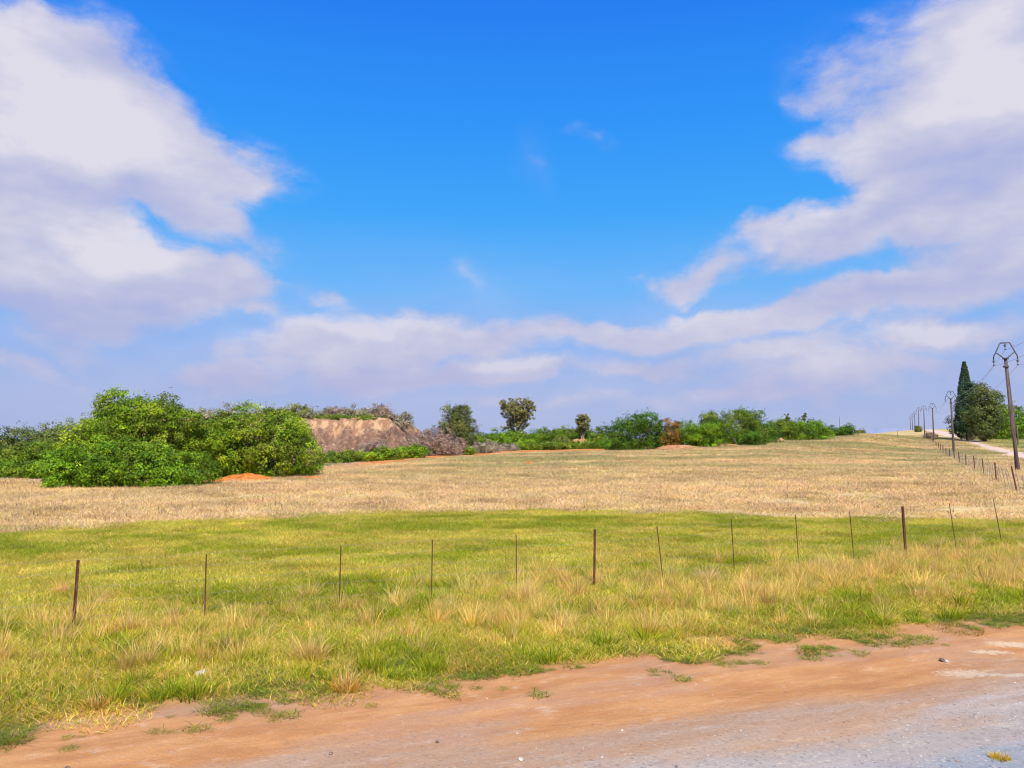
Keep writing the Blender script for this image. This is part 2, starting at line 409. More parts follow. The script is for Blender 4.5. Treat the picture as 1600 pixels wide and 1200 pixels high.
g = np.random.default_rng(11)
turf = []
for i in range(8):
    mixes = [[5, 3, 1, 1, 1], [3, 4, 2, 1, 1], [2, 3, 3, 2, 1], [6, 2, 1, 1, 1], [1, 2, 3, 3, 2], [4, 3, 2, 1, .5], [1, 1, 2, 4, 3], [5, 4, 2, .5, .5]][i]
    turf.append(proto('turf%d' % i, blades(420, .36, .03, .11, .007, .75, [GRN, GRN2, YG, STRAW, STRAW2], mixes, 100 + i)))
C_TURF = source_collection('turf_source', turf)
dry = []
for i in range(6):
    dry.append(proto('dry%d' % i, blades(260, .62, .03, .13, .013, .9, [STRAW, BUFF, STRAW2, YG], [4, 4, 2, .6], 200 + i),
                     blades(40, .3, .06, .2, .012, .6, [STRAW, BUFF, (.35, .22, .10)], [3, 3, 2], 230 + i)))
C_DRY = source_collection('dry_source', dry)
tall = []
for i in range(8):
    n = [46, 60, 34, 80, 26, 55, 40, 70][i]
    tall.append(proto('tall%d' % i, blades(n, .13, .22, .62, .0075, .32, [STRAW, STRAW2, BUFF, YG], [6, 3, 2, .5], 300 + i, curl=.8, disk=False),
                      blades(int(n * 1.6), .2, .08, .26, .008, .55, [STRAW, YG, GRN2, GRN], [2, 3, 2, 1], 330 + i, disk=False)))
C_TALL = source_collection('tall_source', tall)
grn = []
for i in range(5):
    grn.append(proto('lush%d' % i, blades(110, .17, .07, .24, .009, .5, [GRN, GRN2, DKG, YG], [4, 4, 2, 1.5], 400 + i, disk=False)))
C_LUSH = source_collection('lush_source', grn)
mats_ = []
for i in range(5):
    mats_.append(proto('mat%d' % i, blades(130, .16, .03, .075, .008, 1.5, [(.20, .30, .05), DKG, GRN2, (.36, .32, .10)], [3, 2, 2, 2], 500 + i)))
C_MAT = source_collection('mat_source', mats_)

def tints(n, g, k=.12): return 1 + g.normal(0, k, (n, 1)) + g.normal(0, k * .35, (n, 3))
# green turf: verge + mown strip
X, Y = frustum_pts(15000, 6.5, 31, g)
e = edge_t(X, Y); fd = field_d(X, Y) + (3.4 * (fbm(X * .8, Y * .8, 41, 3) - .5) + 2.5 * (fbm(X * .16, Y * .2, 43, 2) - .5))
pr = sstep(-.15, -1.7, e) * sstep(1.0, -.6, fd)
k = g.random(len(X)) < pr; X, Y, e, fd = X[k], Y[k], e[k], fd[k]
dryn = fbm(X * .42, Y * .75, 51, 4) + .25 * (fbm(X * 2, Y * 2.5, 52, 2) - .5)
dryn = dryn + .10 * sstep(-3, 0, fd) + .11 * np.exp(-((e + 3.2) / 2.6) ** 2) + .05 * sstep(-2.0, -.5, e)
w = np.clip((dryn - .39) / .14, 0, 1) * .92
var = np.where(g.random(len(X)) < w, g.choice([2, 4, 6], len(X)), g.choice([0, 3, 5, 7, 1], len(X)))
t = tints(len(X), g, .16) * np.where(w < .5, .93, 1.06)[:, None] * np.where(w < .5, 1.0, 1.0)[:, None] * np.array([.97, 1.0, 1.0]) * (1 + .30 * (fbm(X * .3, Y * .5, 53, 3)[:, None] - .5))
sc = np.stack([.9 + .4 * g.random(len(X))] * 2 + [.55 + .8 * g.random(len(X)) * (.55 + .9 * fbm(X * .9, Y * .9, 54, 2)) * sstep(.2, -1.5, e)], 1)
scatter('green_grass', np.stack([X, Y, ground(X, Y)], 1), g.random(len(X)) * 6.28, sc, var, t, C_TURF, 'short green and straw grass between the dirt road and the dry field', 'grass')
X, Y = frustum_pts(9000, 13, 31, g)
e = edge_t(X, Y); fd = field_d(X, Y); cl = fbm(X * .9, Y * 1.5, 57, 3)
k = (e < -5) & (fd < 1) & (g.random(len(X)) < sstep(.50, .66, cl)); X, Y = X[k], Y[k]
s = (.12 + .22 * g.random(len(X)) ** 1.5)[:, None] * np.array([[1.7, 1.7, 1]])
scatter('short_tufts', np.stack([X, Y, ground(X, Y)], 1), g.random(len(X)) * 6.28, s, g.integers(0, 5, len(X)), tints(len(X), g, .15), C_TALL, 'short bleached tufts dotted through the green strip', 'grass')
# ragged weed mats along the road edge
X, Y = frustum_pts(22000, 6.0, 16, g)
e = edge_t(X, Y); cl = fbm(X * 1.5, Y * 1.5, 61, 3)
k = (e > -1.6) & (e < .55) & (g.random(len(X)) < .9 * sstep(.50, -.5, e) * sstep(.44, .58, cl) + .03 * sstep(.42, .2, e) + .15 * sstep(-.5, -1.2, e)); X, Y = X[k], Y[k]
s = (.25 + .65 * g.random(len(X)) ** 1.5)[:, None]
scatter('edge_weeds', np.stack([X, Y, ground(X, Y) - .005], 1), g.random(len(X)) * 6.28, s * np.ones((1, 3)), g.integers(0, 5, len(X)), tints(len(X), g, .12), C_MAT, 'low creeping weeds fraying onto the orange dirt road edge', 'weeds')
# lush green tufts in the verge
X, Y = frustum_pts(1900, 7.2, 20, g)
e = edge_t(X, Y); cl = fbm(X * .9, Y * .9, 71, 3)
k = (e < -.7) & (e > -6.5) & (g.random(len(X)) < sstep(.42, .6, cl)); X, Y = X[k], Y[k]
s = (.5 + .7 * g.random(len(X)))[:, None]
scatter('lush_grass', np.stack([X, Y, ground(X, Y)], 1), g.random(len(X)) * 6.28, s * np.ones((1, 3)), g.integers(0, 5, len(X)), tints(len(X), g), C_LUSH, 'rank green grass clumps among the verge in front of the wire fence', 'grass')
# tall dry grass around the fence line
X, Y = frustum_pts(15000, 7.2, 24, g)
e = edge_t(X, Y); cl = fbm(X * .55, Y * .55, 81, 3); band = np.exp(-((e + 3.7) / 1.6) ** 2)
band = band * (.35 + .65 * sstep(-7, -1, X)) + .12 * sstep(-.9, -1.6, e) * sstep(-8, -6, e)
k = (e < -.9) & (g.random(len(X)) < band * (.3 + 1.1 * sstep(.42, .62, cl))); X, Y, e = X[k], Y[k], e[k]
s = (.28 + .58 * g.random(len(X)) ** 1.7)[:, None] * (1 + .25 * (fbm(X * .4, Y * .4, 82, 2)[:, None] - .5))
scatter('tall_dry_grass', np.stack([X, Y, ground(X, Y)], 1), g.random(len(X)) * 6.28, s * np.ones((1, 3)), g.integers(0, 8, len(X)), tints(len(X), g, .16) * np.array([1.08, 1.04, 1.0]), C_TALL, 'tall straw coloured grass growing up through the roadside wire fence', 'grass', tilt=g.normal(0, .10, (len(X), 2)))
# tan field
X, Y = frustum_pts(42000, 21, 210, g, p=.55)
fd = field_d(X, Y) + (3.4 * (fbm(X * .8, Y * .8, 41, 3) - .5) + 2.5 * (fbm(X * .16, Y * .2, 43, 2) - .5))
bey = edge_Y(X, Y) - Y; ra = red_amt(X, Y)
k = (fd > -.3) & (bey > .3) & (np.abs(track_d(X, Y)) > 2.7) & (g.random(len(X)) < np.clip(.35 + 1.1 * fbm(X * .3, Y * .6, 90, 3) - ra * 1.6, 0, 1)); X, Y = X[k], Y[k]
n = len(X); td = track_d(X, Y)
t = tints(n, g, .10) * (1 + .35 * (fbm(X * .12, Y * .35, 91, 4)[:, None] - .5))
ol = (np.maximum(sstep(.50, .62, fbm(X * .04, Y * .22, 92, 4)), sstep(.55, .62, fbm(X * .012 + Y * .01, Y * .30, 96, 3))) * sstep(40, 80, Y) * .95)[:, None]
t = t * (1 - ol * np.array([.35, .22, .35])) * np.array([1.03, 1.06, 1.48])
dk = (sstep(.57, .70, fbm(X * .9, Y * 1.6, 95, 3)) * .36)[:, None]; t = t * (1 - dk * np.array([.8, .95, 1.0]))
pg = sstep(2.5, 5, td)[:, None] * (.45 + .55 * sstep(.4, .6, fbm(X * .08, Y * .08, 93, 3))[:, None])
t = t * (1 - pg * np.array([.45, .15, .6]))
ss = (1 + Y / 60)[:, None]; sc = np.concatenate([ss * (.8 + .4 * g.random((n, 1)))] * 2 + [(.75 + .6 * g.random((n, 1))) * (1 + Y / 200)[:, None] * (.6 + .8 * fbm(X * .5, Y * .9, 94, 3)[:, None])], 1)
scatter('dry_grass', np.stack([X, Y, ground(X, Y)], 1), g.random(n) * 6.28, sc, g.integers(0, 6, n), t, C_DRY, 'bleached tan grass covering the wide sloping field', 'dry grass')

# scattered small stones on the road
peb = []
for i in range(6):
    import bmesh
    bm = bmesh.new(); bmesh.ops.create_icosphere(bm, subdivisions=2, radius=1)
    gg = random.Random(i)
    kx, ky, kz = gg.uniform(.7, 1.2), gg.uniform(.6, 1.0), gg.uniform(.4, .7)
    for v in bm.verts:
        q = 1 + .35 * (float(fbm(v.co.x * 1.3 + i * 9 + 5, v.co.y * 1.3 + v.co.z * 2 + 7, 5, 2)) - .5)
        v.co = (v.co.x * kx * q, v.co.y * ky * q, v.co.z * kz * q)
    me = bpy.data.meshes.new('peb%d' % i); bm.to_mesh(me); bm.free(); peb.append(me)
mp_, t_, out_ = material('road_pebble')
principled(t_, out_, t_.mix(.35, t_.attr('tint', 'INSTANCER', 'Color'), t_.mix(t_.noise(t_.n('ShaderNodeTexCoord').outputs['Object'], 2, 4), (.3, .3, .3), (.9, .9, .9)), 'MULTIPLY'), .9, .2)
for me in peb: me.materials.append(mp_)
C_PEB = source_collection('pebble_source', peb)
X = g.uniform(-9, 14, 90000); Y = g.uniform(3.5, 15, 90000); e = edge_t(X, Y)
cl = fbm(road_s(X, Y) * .5, road_t(X, Y) * 2.2, 101, 4)
pr = .035 * sstep(-.2, .4, e) + sstep(1.4, 3.0, e) * (.05 + .75 * sstep(.5, .68, cl)) + .6 * sstep(3.0, 3.7, e)
k = (g.random(len(X)) < pr * .55) & (e < 5.2); X, Y, e = X[k], Y[k], e[k]; n = len(X)
s = (.0035 + .008 * g.random(n) ** 2.2 + .012 * g.random(n) ** 2 * sstep(2.4, 3.6, e))
big = g.random(n) < .012; s[big] *= 1.9
pc = np.array([(.62, .58, .54), (.40, .40, .44), (.22, .20, .22), (.78, .74, .68), (.48, .30, .20), (.34, .37, .44)])
t = pc[g.choice(6, n, p=[.28, .22, .14, .12, .12, .12])] * (.8 + .4 * g.random((n, 1)))
scatter('gravel', np.stack([X, Y, ground(X, Y) + s * .2], 1), g.random(n) * 6.28, s[:, None] * np.ones((1, 3)), g.integers(0, 6, n), t, C_PEB, 'loose grey and pale gravel strewn over the near road', 'gravel')

def tussock(px, py, h, w, cols, cw, label, name='grass_tussock', seed=0):
    r = ray(px, py); Yg = H / -r[1]; Xg = r[0] * Yg
    pt = proto('tussock', blades(230, w * .45, h * .35, h, .0075, .42, cols, cw, 900 + seed, curl=.9, disk=False), blades(60, w * .3, h * .7, h * 1.35, .006, .2, [STRAW, BUFF], [1, 1], 950 + seed, curl=.4, disk=False))
    pt.materials.clear(); pt.materials.append(M_TUFT)
    o = link(name, pt); o.location = (Xg, Yg, gz(Xg, Yg))
    tag(o, label, 'grass tussock', 'grass tussocks on the verge'); return o
ORG = (.58, .33, .06)
TS = [(540, 1078, .22, .26, [GOLD, ORG, STRAW2, STRAW], [4, 3, 2, 1], 'small golden brown tussock nearest the dirt road, left of centre'),
      (482, 1032, .38, .34, [STRAW, STRAW2, GOLD], [5, 2, 1], 'upright straw coloured tussock up the slope from the golden brown one'),
      (200, 990, .36, .34, [STRAW, STRAW2, GOLD], [4, 2, 2], 'tall wispy tussock just right of the leftmost fence post'),
      (90, 1000, .26, .4, [STRAW, BUFF, STRAW2], [4, 2, 2], 'low spreading straw tussock at the foot of the leftmost fence post'),
      (150, 1104, .14, .24, [ORG, GOLD, STRAW2], [3, 2, 2], 'tiny orange brown tussock low on the left verge'),
      (1106, 908, .34, .5, [BUFF, (.78, .55, .40), STRAW], [4, 3, 1], 'round pinkish buff tussock between the fence and the road'),
      (1280, 888, .30, .8, [BUFF, (.78, .58, .42), STRAW2], [4, 3, 1], 'wide flattened buff tussock beside the fence right of the round pinkish one'),
      (1170, 928, .32, .34, [STRAW, BUFF, GOLD], [4, 3, 1], 'pale bushy tussock right below the round pinkish one'),
      (1015, 992, .34, .36, [GOLD, STRAW, STRAW2], [3, 4, 2], 'yellow arching tussock halfway between the tallest fence post and the road'),
      (882, 982, .36, .4, [STRAW, STRAW2, GOLD], [5, 2, 1], 'dense straw tussock right of the thin dropper and down the slope'),
      (1500, 912, .26, .4, [GOLD, ORG, STRAW], [3, 2, 3], 'orange tinted tussock on the right verge above the bare bend'),
      (1440, 936, .22, .36, [STRAW, GOLD, BUFF], [4, 2, 2], 'straw tussock left of the orange tinted one on the right verge'),
      (820, 940, .36, .44, [STRAW, BUFF, STRAW2], [4, 3, 2], 'tall pale tussock at the base of the thin dropper near the centre'),
      (1562, 1172, .05, .16, [YG, GOLD, STRAW], [3, 2, 1], 'tiny yellowish tuft growing through the grey gravel at the bottom right'),
      (1270, 975, .2, .3, [YG, STRAW, GRN2], [3, 3, 1], 'short yellowish tussock close to the road on the right')]
for i, a in enumerate(TS): tussock(*a, seed=i)

# single stones
def rock(px, py, size, mat, label, seed, name='rock'):
    r = ray(px, py); Yg = H / -r[1]; Xg = r[0] * Yg
    bm = bmesh.new(); bmesh.ops.create_icosphere(bm, subdivisions=3, radius=.5); k = random.Random(seed)
    for v in bm.verts:
        q = 1 + .5 * (float(fbm(v.co.x * 3 + seed, v.co.y * 3 + v.co.z * 3 + 9, seed, 3)) - .5)
        v.co = (v.co.x * size[0] * q, v.co.y * size[1] * q, v.co.z * size[2] * q)
    me = bpy.data.meshes.new(name); bm.to_mesh(me); bm.free()
    o = link(name, me, mat); o.location = (Xg, Yg, gz(Xg, Yg) + size[2] * .3); o.rotation_euler[2] = seed
    return tag(o, label, 'stone')
rock(314, 1054, (.15, .10, .09), M_STONE, 'smooth pale stone lying in the green verge on the left', 1)
rock(1472, 1026, (.07, .06, .05), M_DARKSTONE, 'dark angular stone alone on the orange dirt at the right', 2)
rock(1479, 1027, (.05, .05, .04), M_STONE, 'pale stone touching the dark angular one', 3)
rock(683, 1147, (.03, .03, .025), M_DARKSTONE, 'small dark stone on the dirt below the centre of the verge', 4)
rock(814, 1185, (.06, .045, .03), M_STONE, 'flat whitish stone at the bottom of the road near the middle', 5)
rock(517, 1165, (.035, .03, .025), M_DARKSTONE, 'small brown stone low on the road left of centre', 6)
rock(316, 1195, (.06, .045, .035), M_STONE, 'pale chip of stone at the bottom edge of the road on the left', 7)
rock(105, 1192, (.045, .035, .03), M_DARKSTONE, 'brown stone in the bottom left of the road', 8)

# ------------------------------------------------------------------ fences
def post(name, x, y, z, h, r, lean, mat, parent, sect='round'):
    m = MB(); top = np.array([lean[0], lean[1], h])
    if sect == 'round': m.tube([(0, 0, -.3), (0, 0, 0), tuple(top * .5), tuple(top)], [r, r, r * .97, r * .94], 8)
    else:   # Y/T section steel standard
        for a in (0, 2.1, 4.2):
            ca, sa = math.cos(a), math.sin(a); b = len(m.v)
            for zz, q in ((-.3, np.zeros(3)), (h, top - np.array([0, 0, h]))):
                for rr, ww in ((0, r * .16), (r * 1.3, r * .16)):
                    for sg in (-1, 1): m.v.append(np.array([ca * rr - sa * ww * sg, sa * rr + ca * ww * sg, zz]) + q)
            m.f += [(b, b + 1, b + 5, b + 4), (b + 2, b + 6, b + 7, b + 3), (b, b + 4, b + 6, b + 2), (b + 1, b + 3, b + 7, b + 5), (b + 4, b + 5, b + 7, b + 6)]
    o = m.build(name, mat, parent, False); o.location = (x, y, z); return o
def pix_ground(px, py): r = ray(px, py); Yg = H / -r[1]; return r[0] * Yg, Yg
fx, fy = pix_ground(118, 982)
F1 = empty('wire_fence', (0, 0, 0), 'rusty steel post and wire fence running along the verge beside the dirt road', 'fence')
front = [(113, 982, 123, 875, 'p'), (320, 962, 323.5, 866, 'd'), (530, 945, 532.5, 853, 'd'), (674, 945, 676, 843, 'd'), (807, 926, 806.5, 836, 'd'), (927.5, 917, 929, 827, 'p'),
         (1036, 896, 1026, 822, 'd'), (1147.5, 884, 1142.5, 810, 'd'), (1248, 876, 1242, 804, 'd'), (1334.5, 875, 1327.5, 799, 'd'), (1416, 866, 1409, 791, 'p'), (1494, 853, 1482, 786, 'd'), (1566, 852, 1552, 780, 'd')]
bases = []
A = pix_ground(113, 985); B = pix_ground(927, 919); Cc = pix_ground(1416, 868)
for px, py, tx, ty, k in front + [(1690, 838, 1670, 765, 'd'), (1800, 830, 1788, 755, 'p'), (-130, 1000, -118, 890, 'd')]:
    u = ray(px, py)[0]      # keep every post on the straight fence line
    P0, P1 = (np.array(A), np.array(B)) if px < 927 else (np.array(B), np.array(Cc))
    d = P1 - P0; s = (u * P0[1] - P0[0]) / (d[0] - u * d[1]); q = P0 + d * s
    z0 = gz(q[0], q[1]); hh = sz(ty, q[1]) - z0; lx = sx(tx, q[1], ty) - q[0]
    post('fence_post' if k == 'p' else 'dropper', q[0], q[1], z0, hh, .0095 if k == 'd' else (.017 if px < 900 else .019 if px < 1000 else .025), (lx, random.uniform(-.04, .04)), M_RUST, F1, 'y' if k == 'p' else 'round')
    bases.append((q[0], q[1], z0, hh, lx))
bases.sort()
for fr in (.18, .38, .58, .78, .95):
    m = MB(); pts = []
    for i, b in enumerate(bases):
        p = np.array([b[0] + b[4] * fr, b[1] + .02, b[2] + 1.02 * fr])
        if i: pm = (p + pts[-1]) / 2; pm[2] -= .012; pts.append(pm)
        pts.append(p)
    m.tube(pts, .0018, 4); m.build('fence_wire', M_WIRE, F1)

F2 = empty('wire_fence', (0, 0, 0), 'old leaning post and wire fence climbing the slope below the power poles', 'fence')
def f2x(Y): return 4.45 + .505 * Y + max(0, Y - 150) * .006
ys = [26.5, 34.0]; tops = {0: 0, 1: -.20}
Yc = 34.0
for stp in [8.2, 7.2, 7.0, 9.0, 8.6, 9, 9.6, 10, 9, 9, 9, 9, 9, 9, 10, 10, 10, 10, 12, 12, 12, 14, 14, 16, 18, 20]:
    Yc += stp; ys.append(Yc)
b2 = []
for i, yy in enumerate(ys):
    xx = f2x(yy); zz = gz(xx, yy); lx = {1: -.22, 2: -.06}.get(i, random.uniform(-.06, .06)); hh = random.uniform(.98, 1.12)
    post('fence_post', xx, yy, zz, hh, .036 if i < 6 else .05, (lx, random.uniform(-.05, .05)), M_RUST, F2, 'round'); b2.append((xx, yy, zz, hh, lx))
for i in range(9):
    a, b = b2[i], b2[i + 1]
    for k in range(1, 6):
        f = k / 6 + random.uniform(-.02, .02); xx = a[0] + (b[0] - a[0]) * f; yy = a[1] + (b[1] - a[1]) * f
        post('dropper', xx, yy, gz(xx, yy) + .05, random.uniform(.85, .98), .014, ((a[4] * (1 - f) + b[4] * f) + random.uniform(-.05, .05), random.uniform(-.05, .05)), M_WIRE, F2)
for fr in (.2, .42, .64, .86):
    m = MB(); m.tube([(b[0] + b[4] * fr, b[1], b[2] + 1.0 * fr) for b in b2], .003, 4); m.build('fence_wire', M_WIRE, F2)

def lone_post(px, pyt, Y, w, label, lean=0.0, fork=False):
    xx = sx(px, Y); zz = gz(xx, Y); hh = sz(pyt, Y) - zz
    m = MB(); m.tube([(0, 0, -.3), (0, 0, 0), (lean * .5, 0, hh * .5), (lean, 0, hh)], [w, w, w * .9, w * .75], 7)
    if fork: m.tube([(lean * .5, 0, hh * .45), (lean * .5 - .35, 0, hh * .8), (lean - .8, .1, hh * 1.1)], [w * .7, w * .5, w * .3], 5)
    o = m.build('wooden_stake' if not fork else 'dead_stem', M_BARK); o.location = (xx, Y, zz); return tag(o, label, 'post' if not fork else 'stump')
lone_post(1151, 683, 114, .10, 'forked dead stem standing at the field edge below the green thicket', -.3, True)
lone_post(1290, 682, 150, .05, 'thin stake in the field below the two small round shrubs')
lone_post(1250, 684, 145, .05, 'thin stake in the field in front of the dome shaped bush')
lone_post(1403, 672, 220, .07, 'thin lone stake near the skyline on the bare rise')
lone_post(1591, 664, 150, .14, 'dark wooden post in the pasture right of the nearest power pole')
lone_post(1313, 651, 420, .14, 'faint distant mast rising between the two small round shrubs')

# ------------------------------------------------------------------ power line
def pole_x(Y): return 8.1 + .488 * Y + (.15 if Y < 60 else 0)
PY = [55, 115, 177, 237, 297, 357, 420, 482]
plabel = ['nearest and tallest power pole with a hooped steel bracket, at the right edge', 'second power pole, standing left of the cypress and dark conifer', 'third power pole, in the fence corner left of the second',
          'fourth power pole from the right, slim against the sky', 'fifth power pole from the right', 'sixth power pole from the right, near the skyline', 'seventh power pole from the right, on the skyline', 'farthest power pole, leftmost of the receding line']
rzp = -math.atan(.488)
def make_pole(detail, h, lean, loc, label):
    root = empty('power_pole', loc, label, 'power pole', 'power poles receding up the slope', rzp)
    m = MB(); m.tube([(0, 0, -.6), (0, 0, 0), (lean * .4, 0, h * .4), (lean, 0, h)], [.19, .18, .15, .105], 12); m.build('pole_shaft', M_POLE, root)
    L = lean; b = MB(); r = .045 if detail else .055
    if detail:
        b.tube([(L, 0, h - .62), (L, 0, h - .5)], .19, 12); b.build('pole_collar', M_IRON, root)
        b = MB(); b.tube([(L, 0, h - .04), (L, 0, h + .06)], .2, 12); b.build('pole_cap', M_IRON, root)
    f = MB()
    for s in (-1, 1):
        f.tube([(L, 0, h), (L + s * .12, 0, h + .06), (L + s * .52, 0, h + .42)], r, 7)            # brace arms
        f.tube([(L + s * .29, 0, h + 1.12), (L + s * .62, 0, h + .36), (L + s * .70, 0, h + .22), (L + s * .72, 0, h - .02)], r, 7)
    f.tube([(L - .29, 0, h + 1.12), (L + .29, 0, h + 1.12)], r, 7)
    f.build('bracket_frame', M_IRON, root)
    tips = []
    for (ix, iz) in ((0, h + 1.10), (-.72, h), (.72, h)):
        q = MB(); q.tube([(L + ix, 0, iz), (L + ix, 0, iz - .46)], .02, 6)
        q.tube([(L + ix, 0, iz - .10), (L + ix, 0, iz - .13), (L + ix, 0, iz - .17)], [.05, .14 if detail else .10, .05], 10)
        q.tube([(L + ix, 0, iz - .20), (L + ix, 0, iz - .25)], [.09, .05], 10)
        q.tube([(L + ix, 0, iz - .40), (L + ix, 0, iz - .46), (L + ix, 0, iz - .5)], [.03, .065, .03], 8)
        q.build('insulator', M_INS, root); tips.append((ix, iz - .5))
    return root, tips
ends = [[], [], []]
for i, yy in enumerate(PY):
    xx = pole_x(yy); zz = gz(xx, yy)
    topy = [560, 623, 638, 640, 641.5, 647, 651, 655][i]
    h = min(max(sz(topy, yy) - zz, 6.5), 8.6)
    lean = [-.42, -.12, -.05, .05, .1, -.1, 0, 0][i]
    root, tips = make_pole(i < 3, h, lean, (xx, yy, zz), plabel[i])
    c, s = math.cos(rzp), math.sin(rzp)
    for k, (ix, iz) in enumerate(tips):
        ends[k].append(np.array([xx + c * (ix + lean), yy + s * (ix + lean), zz + iz]))
for k in range(3):
    p0 = ends[k][0] - np.array([.488 * 62, 62, 0]) * 1.0; p0[2] = ends[k][0][2] + .3
    pts = [p0] + ends[k]; m = MB(); path = []
    for a, b in zip(pts[:-1], pts[1:]):
        for j in range(12):
            f = j / 12; p = a * (1 - f) + b * f; p[2] -= 1.1 * 4 * f * (1 - f); path.append(p)
    path.append(pts[-1]); m.tube(path, .011, 4)
    tag(m.build('power_cable', M_CABLE), ['thin cable strung along the middle top insulators of the poles', 'thin cable strung along the left insulators of the poles', 'thin cable strung along the right insulators of the poles'][k], 'cable', 'cables between the power poles')

# ------------------------------------------------------------------ foliage
PAL = {  # leaf colours
 'bright': [(.21, .38, .008), (.28, .43, .010), (.08, .18, .008), (.38, .46, .015), (.22, .22, .03)],
 'fresh':  [(.16, .34, .008), (.23, .40, .010), (.06, .15, .008), (.31, .45, .015)],
 'deep':   [(.08, .21, .010), (.12, .28, .012), (.035, .10, .010), (.20, .33, .02)],
 'mixed':  [(.15, .29, .012), (.23, .34, .018), (.08, .17, .015), (.32, .35, .03)],
 'olive':  [(.23, .30, .05), (.32, .34, .06), (.15, .20, .04), (.40, .37, .09)],
 'dusk':   [(.16, .24, .04), (.22, .29, .05), (.10, .15, .04), (.28, .29, .06)],
 'gum':    [(.14, .19, .04), (.24, .27, .05), (.06, .09, .03), (.32, .32, .07)],
 'gumwarm': [(.18, .22, .06), (.32, .29, .08), (.11, .13, .05), (.44, .36, .13)],
 'rust':   [(.42, .17, .02), (.34, .20, .03), (.52, .26, .03), (.20, .18, .03)],
 'twig':   [(.44, .36, .26), (.52, .44, .33), (.34, .28, .22), (.36, .38, .22)],
 'mauve':  [(.46, .31, .26), (.38, .26, .22), (.54, .40, .30), (.30, .24, .17)],
 'cypress': [(.045, .10, .045), (.03, .07, .035), (.07, .13, .05), (.10, .15, .06)],
 'conifer': [(.13, .19, .04), (.07, .12, .035), (.20, .24, .05), (.28, .28, .07)]}
def leaves(cent, outd, n_per, cr, size, pal, g, aspect=.55, up=.35, tintv=.22, grp=None):
    nc = len(cent); N = nc * n_per
    c = np.repeat(cent, n_per, 0); od = np.repeat(outd, n_per, 0)
    off = g.normal(0, 1, (N, 3)); off /= np.linalg.norm(off, axis=1, keepdims=True) + 1e-9
    off *= (g.random((N, 1)) ** .45); off[:, 2] *= .75
    p = c + off * np.asarray(cr)[..., None].repeat(n_per, 0) if np.ndim(cr) else c + off * cr
    nrm = off * .9 + od * .7 + g.normal(0, .45, (N, 3)) + np.array([0, 0, up])
    nrm /= np.linalg.norm(nrm, axis=1, keepdims=True) + 1e-9
    t = np.cross(nrm, g.normal(0, 1, (N, 3))); t /= np.linalg.norm(t, axis=1, keepdims=True) + 1e-9
    b = np.cross(nrm, t); L = size * (.6 + .8 * g.random((N, 1)))
    fold = nrm * L * .12
    V = np.stack([p - t * L * .5, p + b * L * aspect * .5 - fold, p + t * L * .5, p - b * L * aspect * .5 - fold], 1).reshape(-1, 3)
    Fc = np.arange(N * 4).reshape(-1, 4)
    pal = np.array(pal)
    cg = g.integers(0, len(pal), nc)
    if grp is not None: cg = np.where(g.random(nc) < .75, g.integers(0, len(pal), grp.max() + 1)[grp], cg)
    ci = np.repeat(cg, n_per); cj = g.integers(0, len(pal), N)
    mixw = .55
    col = pal[ci] * mixw + pal[cj] * (1 - mixw)
    col = col * np.repeat(1 + g.normal(0, tintv, (nc, 1)), n_per, 0).clip(.4, 1.7) * (.70 + .6 * g.random((N, 1)))
    if grp is not None: col = col * np.repeat(g.uniform(.62, 1.25, grp.max() + 1)[grp][:, None], n_per, 0)  # random tone per puff; the darker puffs paint in shaded hollows
    col = np.repeat(col, 4, 0).clip(0.005, .9)
    return V, Fc, np.concatenate([col, np.ones((len(col), 1))], 1)
def fol_mesh(name, parts):
    V = []; Fc = []; C = []; o = 0
    for v, f, c in parts: V.append(v); Fc.append(f + o); C.append(c); o += len(v)
    me = mesh_np(name, np.concatenate(V), np.concatenate(Fc), False, {'bcol': ('FLOAT_COLOR', 'POINT', np.concatenate(C))})
    me.materials.append(M_LEAF); return me
def lobe_points(lobes, n, g, zmin=.05, lo=.72, hi=1.06, lump=.22, puff=None):
    """clump centres in the shell of a union of ellipsoids, roughened by noise"""
    lobes = np.array(lobes, float)
    area = (lobes[:, 3] * lobes[:, 4] + lobes[:, 3] * lobes[:, 5] + lobes[:, 4] * lobes[:, 5]); out = []; od = []
    tot = 0
    if puff:
        npf = max(24, int(n / puff)); pc, pd = lobe_points(lobes, npf, g, zmin, .62, .98, lump)
        rr = np.sqrt((lobes[:, 3] * lobes[:, 5]).sum() * 9.0 / npf) * .5 * g.uniform(.55, 1.25, npf)
        k = g.integers(0, npf, n); d = g.normal(0, 1, (n, 3)) + pd[k] * .9 + np.array([0, 0, .55]); d /= np.linalg.norm(d, axis=1, keepdims=True)
        p = pc[k] + d * rr[k, None] * g.uniform(.75, 1.05, (n, 1)) * np.array([1, 1, .8]); p[:, 2] = np.maximum(p[:, 2], zmin)
        return p, d, k
    while tot < n:
        k = g.choice(len(lobes), n * 2, p=area / area.sum())
        d = g.normal(0, 1, (n * 2, 3)); d /= np.linalg.norm(d, axis=1, keepdims=True)
        r = lo + (hi - lo) * g.random((n * 2, 1)) ** .6
        ph = d[:, 0] * 3.1 + d[:, 2] * 2.3 + k * 1.7
        r = r * (1 + lump * (fbm(ph * 1.3 + 40, d[:, 1] * 4 + d[:, 2] * 3 + 50, 3, 2)[:, None] - .5) * 2)
        p = lobes[k, :3] + d * lobes[k, 3:6] * r
        ok = p[:, 2] > zmin
        for L in lobes:
            q = ((p - L[:3]) / (L[3:6] * .70)); ok &= (q ** 2).sum(1) > 1
        out.append(p[ok]); od.append(d[ok]); tot += ok.sum()
    return np.concatenate(out)[:n], np.concatenate(od)[:n]
